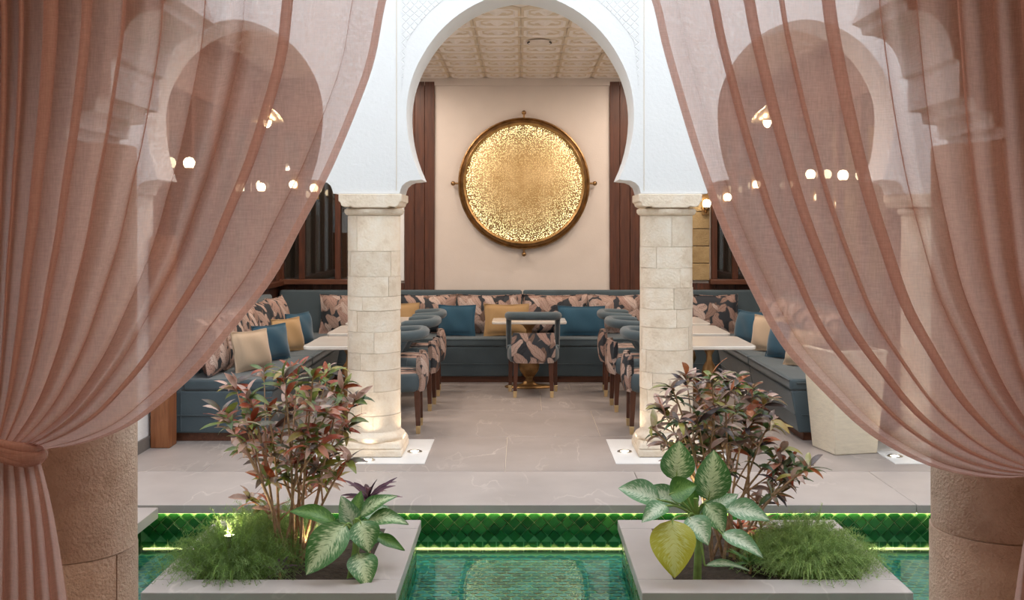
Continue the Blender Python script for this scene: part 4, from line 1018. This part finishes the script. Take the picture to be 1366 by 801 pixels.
tipsR = [(868,570),(880,540),(895,515),(915,500),(930,520),(950,498),(968,515),(985,500),(1005,512),(1022,530),(885,590),(905,560),(928,550),(955,545),(980,540),(1005,555),(1030,560),(900,600),(925,590),(960,580),(990,580),(1018,590),(1045,600),(1062,618),(1082,622),(1050,640),(1072,630),(940,620),(1035,655)]
croton('multi stemmed croton shrub with pink and dark leaves in the right pool planter', [(965,745),(980,740),(950,750),(1000,735),(975,752)], tipsR, 5.05, 11, 11)

# ================================================================ DIEFFENBACHIAS
def big_leaf(parent, base, a, b, width, face, droop, mat, petiole_from, wav=.004):
    # blade from a to b (world), petiole from the stem to a, surface turned towards `face`
    d = (b-a); Ln = d.length; d.normalize(); n_ = (face-d*face.dot(d)).normalized(); s = d.cross(n_).normalized()
    mb = MB(); vs = []; fs = []; uv = []; NU, NV = 12, 8
    for i in range(NU+1):
        u = i/NU; hw = width/2*(max(0,math.sin(PI*u**.74))**.85) if 0 < u < 1 else .0008
        c = a+d*Ln*u+n_*(droop*4*u*(1-u))*Ln
        for j in range(NV+1):
            v = 2*j/NV-1
            p_ = c+s*v*hw + n_*(abs(v)**1.5*hw*.30 - .0 + wav*math.sin(9*u+2*v)*abs(v) - .05*hw*math.exp(-(v*5)**2)*0)
            vs.append(p_-base); uv.append((.5+v*.5, u))
    for i in range(NU):
        for j in range(NV): q = i*(NV+1)+j; fs.append((q,q+1,q+NV+2,q+NV+1))
    mb.add(vs, fs); mb.uv = uv
    lf = mb.build('leaf', M[mat], parent, smooth=180)
    MB().tube([a-base, a+d*Ln*.5+n_*droop*Ln-n_*.003-base, a+d*Ln*.9+n_*(droop*.36)*Ln-n_*.002-base], [.0045,.003,.001], 6).build('midrib', M['gstem'], lf, smooth=80)
    MB().tube([p_-base for p_ in bez(petiole_from, (petiole_from+a)/2+Vector((0,0,.04)), a, 7)], [.008,.007,.0065,.006,.0055,.005,.0045], 7).build('petiole', M['gstem'], lf, smooth=80)
def dumbcane(label, bpx, D0, leaves, top):
    base = W(bpx[0], bpx[1], D0); base.z = -.05
    t = thing('dieffenbachia', label, 'plant', base)
    tp_ = W(top[0], top[1], D0)
    MB().tube([Vector((0,0,0)), (tp_-base)*.5+Vector((.01,0,0)), tp_-base], [.020,.017,.011], 10).build('cane', M['gstem'], t, smooth=80)
    for (ax, ay, bx_, by_, wpx, dz, mat, fx, fz, droop) in leaves:
        a = W(ax, ay, D0+dz*.5); b = W(bx_, by_, D0+dz); s = F/(D0+dz)
        frm = base.lerp(tp_, .75)
        big_leaf(t, base, a, b, wpx/s, Vector((fx, -1, fz)).normalized(), droop, mat, frm)
    return t
dumbcane('dieffenbachia with broad mottled green leaves in the left pool planter', (468,768), 4.78, [
 (462,700,408,768,52,-.22,'dumb',-.1,.5,.10), (448,700,385,683,26,-.05,'dumb_plain',0,1.2,.16), (478,708,455,662,30,.05,'dumb_pale',-.2,.5,.05),
 (480,695,492,738,42,-.12,'dumb',.3,.8,.08), (478,738,490,786,42,-.20,'dumb',.25,.9,.12), (480,690,530,662,24,.02,'dumb',.1,1.3,.14),
 (490,695,545,700,26,-.02,'dumb',.1,1.3,.16), (500,715,540,735,17,.04,'dumb_plain',0,1.0,.06), (470,690,440,720,24,.10,'dumb',-.4,.6,.05),
 (485,690,520,678,26,.12,'dumb_pale',.1,.8,.05), (470,695,482,655,20,.14,'dumb_plain',.2,.3,.02), (488,720,512,712,20,.10,'dumb',.3,.6,.04)], (476,692))
dumbcane('dieffenbachia with upright mottled leaves and one yellowing leaf in the right pool planter', (930,768), 4.74, [
 (902,642,906,588,46,.04,'dumb',-.1,.25,.03), (945,668,952,600,52,.02,'dumb',.15,.2,.04), (880,668,824,652,38,-.05,'dumb_pale',-.2,1.0,.08),
 (890,675,856,698,28,-.16,'dumb_pale',-.3,.9,.14), (893,660,930,648,36,-.06,'dumb_plain',.1,.8,.05), (897,694,900,772,62,-.24,'dumb_yellow',-.2,.45,.08),
 (918,690,945,728,38,-.18,'dumb_pale',.1,.9,.10), (940,672,966,712,36,-.06,'dumb',.2,.8,.08), (968,680,1027,695,34,-.02,'dumb_pale',.1,1.1,.12),
 (962,712,1018,745,28,-.18,'dumb_pale',.1,1.1,.12), (925,680,905,640,30,.12,'dumb_plain',0,.3,.03), (940,755,1000,762,12,-.15,'dumb_pale',0,1.4,.14), (935,690,985,660,26,.14,'dumb_pale',.2,.8,.08),(905,672,862,650,30,.08,'dumb_pale',-.2,.7,.04)], (928,665))
# dark purple plants
def rosette(label, px, py, D0, nl, ln, mat, ztop, nm='cordyline', seed=1):
    rr = random.Random(seed); base = W(px, py, D0); base.z = -.05
    t = thing(nm, label, 'plant', base)
    MB().tube([(0,0,0),(0.005,0,ztop*.5),(0,0,ztop)], [.008,.007,.006], 6).build('stem', M['stem'], t, smooth=80)
    for q in range(nl):
        mb = leaf_mesh(None, ln*rr.uniform(.75,1.1), ln*.17, rr.uniform(.3,1.1), fold=.5, n=6, blunt=.7); o = mb.build('leaf', M[mat], t, smooth=180)
        az = 2.4*q; el = rr.uniform(.1,1.25); d = Vector((math.cos(az)*math.cos(el), math.sin(az)*math.cos(el), math.sin(el))); up = Vector((0,-.3,1)); s = d.cross(up).normalized()
        m = Matrix((s, d, s.cross(d))).transposed().to_4x4(); m.translation = Vector((0,0,ztop-.01*q*.3)); o.matrix_local = m
rosette('dark purple leaved cordyline rising behind the left dieffenbachia', 492, 745, 5.0, 14, .17, 'purple', .33, seed=4)
rosette('low dark purple leaved plant at the front edge of the left planter soil', 372, 770, 4.75, 8, .09, 'purple', .05, 'low_purple_plant', 6)
rosette('low green strap leaved plant at the foot of the right croton', 1000, 765, 4.85, 11, .13, 'dumb_plain', .06, 'strap_leaf_plant', 8)
rosette('low red and green croton seedling right of the right dieffenbachia', 985, 720, 5.05, 16, .11, 'croton_red', .16, 'croton_seedling', 9)
rosette('small pink leaved croton seedling beside the right fern', 1015, 715, 5.2, 14, .10, 'croton_pink', .14, 'croton_seedling', 10)

# ================================================================ FERNS
def fern(label, cx, cy, rx, ry, n, seed, h0, h1, spill):
    rr = random.Random(seed); t = thing('asparagus_fern', label, 'fern', (cx,cy,-.045))
    for nm, mat, cnt in (('foliage','fern',n),('pale_tips','fern_pale',n//3)):
        vs = []; fs = []
        for k in range(cnt):
            a = rr.uniform(0,2*PI); r = rr.random()**.6; x = math.cos(a)*rx*r*.75; y = math.sin(a)*ry*r*.75
            h = rr.uniform(h0,h1)*(1.05-.45*r)*(1.1 if nm != 'foliage' else 1); out = Vector((math.cos(a)*(.3+r), math.sin(a)*(.3+r), 0))
            P0 = Vector((x,y,0)); P1 = P0+out*.05+Vector((rr.uniform(-.03,.03),rr.uniform(-.03,.03),h)); P2 = P1+out*rr.uniform(.03,.11)+Vector((0,0,-rr.uniform(-.01,.05)-spill*r))
            pts = bez(P0,P1,P2,9)
            for i in range(1,9):
                q = pts[i]; tdir = (pts[i]-pts[i-1]).normalized()
                for m_ in range(6 if nm == 'foliage' else 5):
                    d = Vector((rr.gauss(0,1),rr.gauss(0,1),rr.gauss(0,1)+.5)); d = (d-tdir*d.dot(tdir)*.6).normalized()*rr.uniform(.010,.024)
                    s = Vector((rr.gauss(0,1),rr.gauss(0,1),rr.gauss(0,1))).normalized()*.0011
                    o_ = q-tdir*rr.uniform(0,.02); b = len(vs); vs += [o_-s, o_+s, o_+d+s*.4, o_+d-s*.4]; fs.append((b,b+1,b+2,b+3))
                b = len(vs); s = Vector((.0010,0,0)); vs += [pts[i-1]-s, pts[i-1]+s, q+s, q-s]; fs.append((b,b+1,b+2,b+3))
        mb = MB(); mb.v = vs; mb.f = fs; mb.m = [0]*len(fs); 
        me = bpy.data.meshes.new(nm); me.from_pydata([tuple(v) for v in vs], [], fs); me.materials.append(M[mat]); o = link(nm, me, t); tag(o, kind='stuff')
    return t
fern('feathery asparagus fern at the left of the left planter, spilling over its rim', -1.37, 4.86, .28, .28, 620, 5, .12, .30, .07)
fern('feathery asparagus fern at the back of the left planter, behind the planter spotlight', -1.28, 5.20, .26, .22, 480, 15, .14, .28, .03)
fern('feathery asparagus fern at the right of the right planter, spilling over its rim', 1.40, 4.93, .29, .32, 900, 25, .12, .28, .07)
def spot(px, py, D, label, aim, e):
    p = W(px, py, D); g0 = -.045
    t = thing('garden_spotlight', label, 'light', (p.x,p.y,g0), group='small spotlights in the pool planters')
    h = p.z-g0
    MB().tube([(0,0,0),(0,0,h)], .006, 6).build('spike', M['steel'], t)
    b = MB().lathe([(.012,-.04),(.026,-.035),(.028,.03),(.025,.032),(.022,.022)], 14, c=(0,0,h+.02), cap=False).build('housing', M['steel'], t, smooth=50)
    MB().lathe([(.001,.026),(.023,.026)], 14, c=(0,0,h+.02), cap=False).build('lens', M['spot'], t)
    light('garden_spot_lamp', 'SPOT', (p.x,p.y,p.z+.06), e, (1,.84,.52), .02, (PI-.5*aim,.35*aim if 0 else 0,0), angle=2.4)
spot(306, 728, 4.93, 'small bright spotlight shining up among the ferns of the left planter', .3, 7)
spot(938, 690, 4.98, 'small spotlight shining among the stems of the right planter', .3, 5)
light('garden_spot_lamp', 'SPOT', (-1.02,5.05,.0), 5, (1,.82,.5), .02, (PI,0,0), angle=2.0)
light('garden_spot_lamp', 'SPOT', (1.1,5.1,.0), 4, (1,.82,.5), .02, (PI,0,0), angle=2.0)

# ================================================================ CURTAINS
def polyat(P, t):      # by height-like parameter along a polyline, uniform arc length
    seg = [math.dist(P[i],P[i+1]) for i in range(len(P)-1)]; tot = sum(seg); d = t*tot
    for i, s in enumerate(seg):
        if d <= s or i == len(seg)-1:
            f_ = d/s; return (P[i][0]+(P[i+1][0]-P[i][0])*f_, P[i][1]+(P[i+1][1]-P[i][1])*f_)
        d -= s
def smooth_poly(P, n=60):
    out = []
    for k in range(n+1):
        t = k/n*(len(P)-1); i = min(int(t), len(P)-2); f_ = t-i
        p0 = P[max(i-1,0)]; p1 = P[i]; p2 = P[i+1]; p3 = P[min(i+2,len(P)-1)]
        out.append(tuple(.5*((2*p1[c])+(-p0[c]+p2[c])*f_+(2*p0[c]-5*p1[c]+4*p2[c]-p3[c])*f_*f_+(-p0[c]+3*p1[c]-3*p2[c]+p3[c])*f_**3) for c in (0,1)))
    return out
def curtain(label, outer, inner, folds, D0, seed, tail, dens=1.45, tie=None):
    # outer: polyline of the wall side, inner: of the free edge (both from the rod down to the tie)
    rr = random.Random(seed); sg = 1 if inner[0][0] > outer[0][0] else -1
    O = smooth_poly(outer); I = smooth_poly(inner)
    base = W(outer[0][0], outer[0][1], D0); base.z = 0
    t = thing('curtain', label, 'curtain', base)
    NU, NV = 520, 84
    # irregular folds: phase as a random walk, own depth and overlap
    ks = [rr.uniform(.5,1.6)*(.35+.9*k/folds) for k in range(folds+2)]; am = [rr.uniform(.45,1.0) for _ in range(folds+2)]; ov = [rr.choice((.04,.12,.30,.42,.34) if k > folds*.45 else (.34,.45,.55)) for k in range(folds+2)]
    cum = [0]
    for k in ks: cum.append(cum[-1]+k)
    def fold(u):
        x = u*cum[folds]
        for k in range(folds):
            if x <= cum[k+1] or k == folds-1: f_ = (x-cum[k])/ks[k]; return k, f_
    def lerpk(arr, k, f_):
        return arr[k]*(1-f_)+arr[k+1]*f_
    def pos(u, v):
        a = polyat(O, v); b = polyat(I, v)
        k, f_ = fold(u); ph = 2*PI*f_
        A = lerpk(am, k, f_); Ov = lerpk(ov, k, f_)
        gat = (1-v)**.55 if v < 1 else 0
        mask = min(1, (1-u)*10)                      # the free edge lies flat
        wob = .5*math.sin(2.1*v*4+seed+k)*.35
        uu = u + Ov*ks[k]/cum[folds]*math.sin(ph+wob)*mask
        uu = min(1, uu) if u < 1 else uu
        p = max(-.02, uu); w_ = (p**dens if p > 0 else p)
        # a slack swag: inner folds sag a little
        x = a[0]+(b[0]-a[0])*w_; y = a[1]+(b[1]-a[1])*w_
        x += 5*math.sin(6*v+9*u+seed)*gat*min(1,4*(1-w_)); 
        dep = (.055*A*math.cos(ph+wob)*(.35+.65*gat)+.02*math.sin(7*u+3*v+seed)) * (mask*.8+.2)
        pinch = min(1, (1-v)/.10) if v < 1 else 0
        dep = dep*(.35+.65*pinch) - .05*(1-gat)*math.sin(PI*min(1,w_)) 
        return W(x, y, D0+dep)
    vs = [pos(i/NU, j/NV)-base for j in range(NV+1) for i in range(NU+1)]
    fs = [(j*(NU+1)+i, j*(NU+1)+i+1, (j+1)*(NU+1)+i+1, (j+1)*(NU+1)+i) for j in range(NV) for i in range(NU)]
    o = MB().add(vs, fs).build('panel', M['sheer'], t, smooth=180)
    at = o.data.attributes.new('gather','FLOAT','POINT')      # threads crowd together where the cloth is gathered
    at.data.foreach_set('value', [.26*(j/NV)**1.6 + .16*max(0,1-1.6*i/NU) - .02 for j in range(NV+1) for i in range(NU+1)])
    # hem along the free edge, a doubled strip
    hw = 7; vs = []
    for j in range(NV+1):
        v = j/NV
        a = pos(1, v); b = pos(.90, v); d = (b-a); d = d.normalized() if d.length > 1e-6 else Vector((-sg,0,0))
        w_ = .020*min(1, .25+(1-v)*4)
        for q in (0, .33, .66, 1): vs.append(a+d*w_*q+Vector((0,-.006-.003*math.sin(PI*q),0))-base)
    fs = [(j*4+i, j*4+i+1, (j+1)*4+i+1, (j+1)*4+i) for j in range(NV) for i in range(3)]
    MB().add(vs, fs).build('hem', M['hem'], t, smooth=180)
    # tail below the tie
    TL, TR = [smooth_poly(q) for q in tail]; NU2, NV2 = 260, 50; vs = []
    nf = 7
    for j in range(NV2+1):
        v = j/NV2; a = polyat(TL, v); b = polyat(TR, v)
        for i in range(NU2+1):
            u = i/NU2; ph = 2*PI*nf*u+.6*math.sin(3*v+u*5)+seed
            uu = u+.20/nf*math.sin(ph)*(1.2)*min(1,min(u,1-u)*8)
            vs.append(W(a[0]+(b[0]-a[0])*uu, a[1]+(b[1]-a[1])*uu, D0-.01+(.010+.032*v)*math.cos(ph)+.01*math.sin(4*u+2*v))-base)
    fs = [(j*(NU2+1)+i, j*(NU2+1)+i+1, (j+1)*(NU2+1)+i+1, (j+1)*(NU2+1)+i) for j in range(NV2) for i in range(NU2)]
    o = MB().add(vs, fs).build('tail', M['sheer'], t, smooth=180)
    at = o.data.attributes.new('gather','FLOAT','POINT'); at.data.foreach_set('value', [.25]*len(vs))
    # twisted tie around the gathered cloth
    if tie:
        (x0,y0),(x1,y1),rad = tie
        pts = []; rads = []
        c0 = W(x0,y0,D0); c1 = W(x1,y1,D0); ax = (c1-c0); 
        for k in range(25):
            a = 2*PI*k/24; c = c0+ax*(.5+.5*math.cos(a)); pts.append(c+Vector((0,-math.sin(a)*.065,0))-base); rads.append(rad*(1+.15*math.sin(3*a)))
        MB().tube(pts, rads, 14, caps=False).build('tie', M['hem'], t, smooth=180)
        for s_ in (-.012,.010,.024):
            MB().tube([p+Vector((s_*.3,-.010,s_)) for p in pts], [r*.55 for r in rads], 10, caps=False).build('tie_fold', M['hem'], t, smooth=180)
    return t
curtain('sheer dusty pink curtain gathered to the left and knotted beside the left foreground column',
  [(-190,-420),(-150,-150),(-120,100),(-95,300),(-60,480),(-32,596)],
  [(640,-420),(573,-150),(521,-20),(500,80),(475,150),(441,230),(404,300),(365,372),(310,442),(262,498),(210,543),(165,573),(110,592),(56,600)],
  18, 2.72, 3, ([(-28,596),(-45,690),(-75,860)],[(50,602),(72,690),(100,860)]), dens=1.25, tie=((-36,578),(52,608),.022))
curtain('sheer dusty pink curtain gathered right, its swag crossing the right foreground column',
  [(1600,-420),(1575,-150),(1555,100),(1535,300),(1505,500),(1462,622)],
  [(745,-420),(812,-150),(866,-10),(883,60),(903,130),(926,205),(960,300),(1000,385),(1042,461),(1098,523),(1157,578),(1225,616),(1284,633),(1345,638),(1395,630)],
  18, 2.72, 8, ([(1465,622),(1490,700),(1520,860)],[(1396,630),(1368,710),(1345,860)]), dens=1.2, tie=((1466,620),(1392,632),.020))
# rod
t = thing('curtain_rod', 'long brass curtain rod above the top of the picture', 'rod', (0,2.72,3.06))
MB().tube([(-2.2,0,0),(2.2,0,0)], .016, 12).build('pole', M['brass_dark'], t, smooth=60)
for s in (-1,1):
    MB().lathe([(.001,-.03),(.022,-.02),(.03,0),(.022,.02),(.001,.03)], 14, c=(s*2.22,0,0), axis='x').build('finial', M['brass_dark'], t, smooth=60)
    MB().tube([(s*1.9,0,0),(s*1.9,.28,.03)], .010, 8).build('bracket', M['brass_dark'], t, smooth=60)
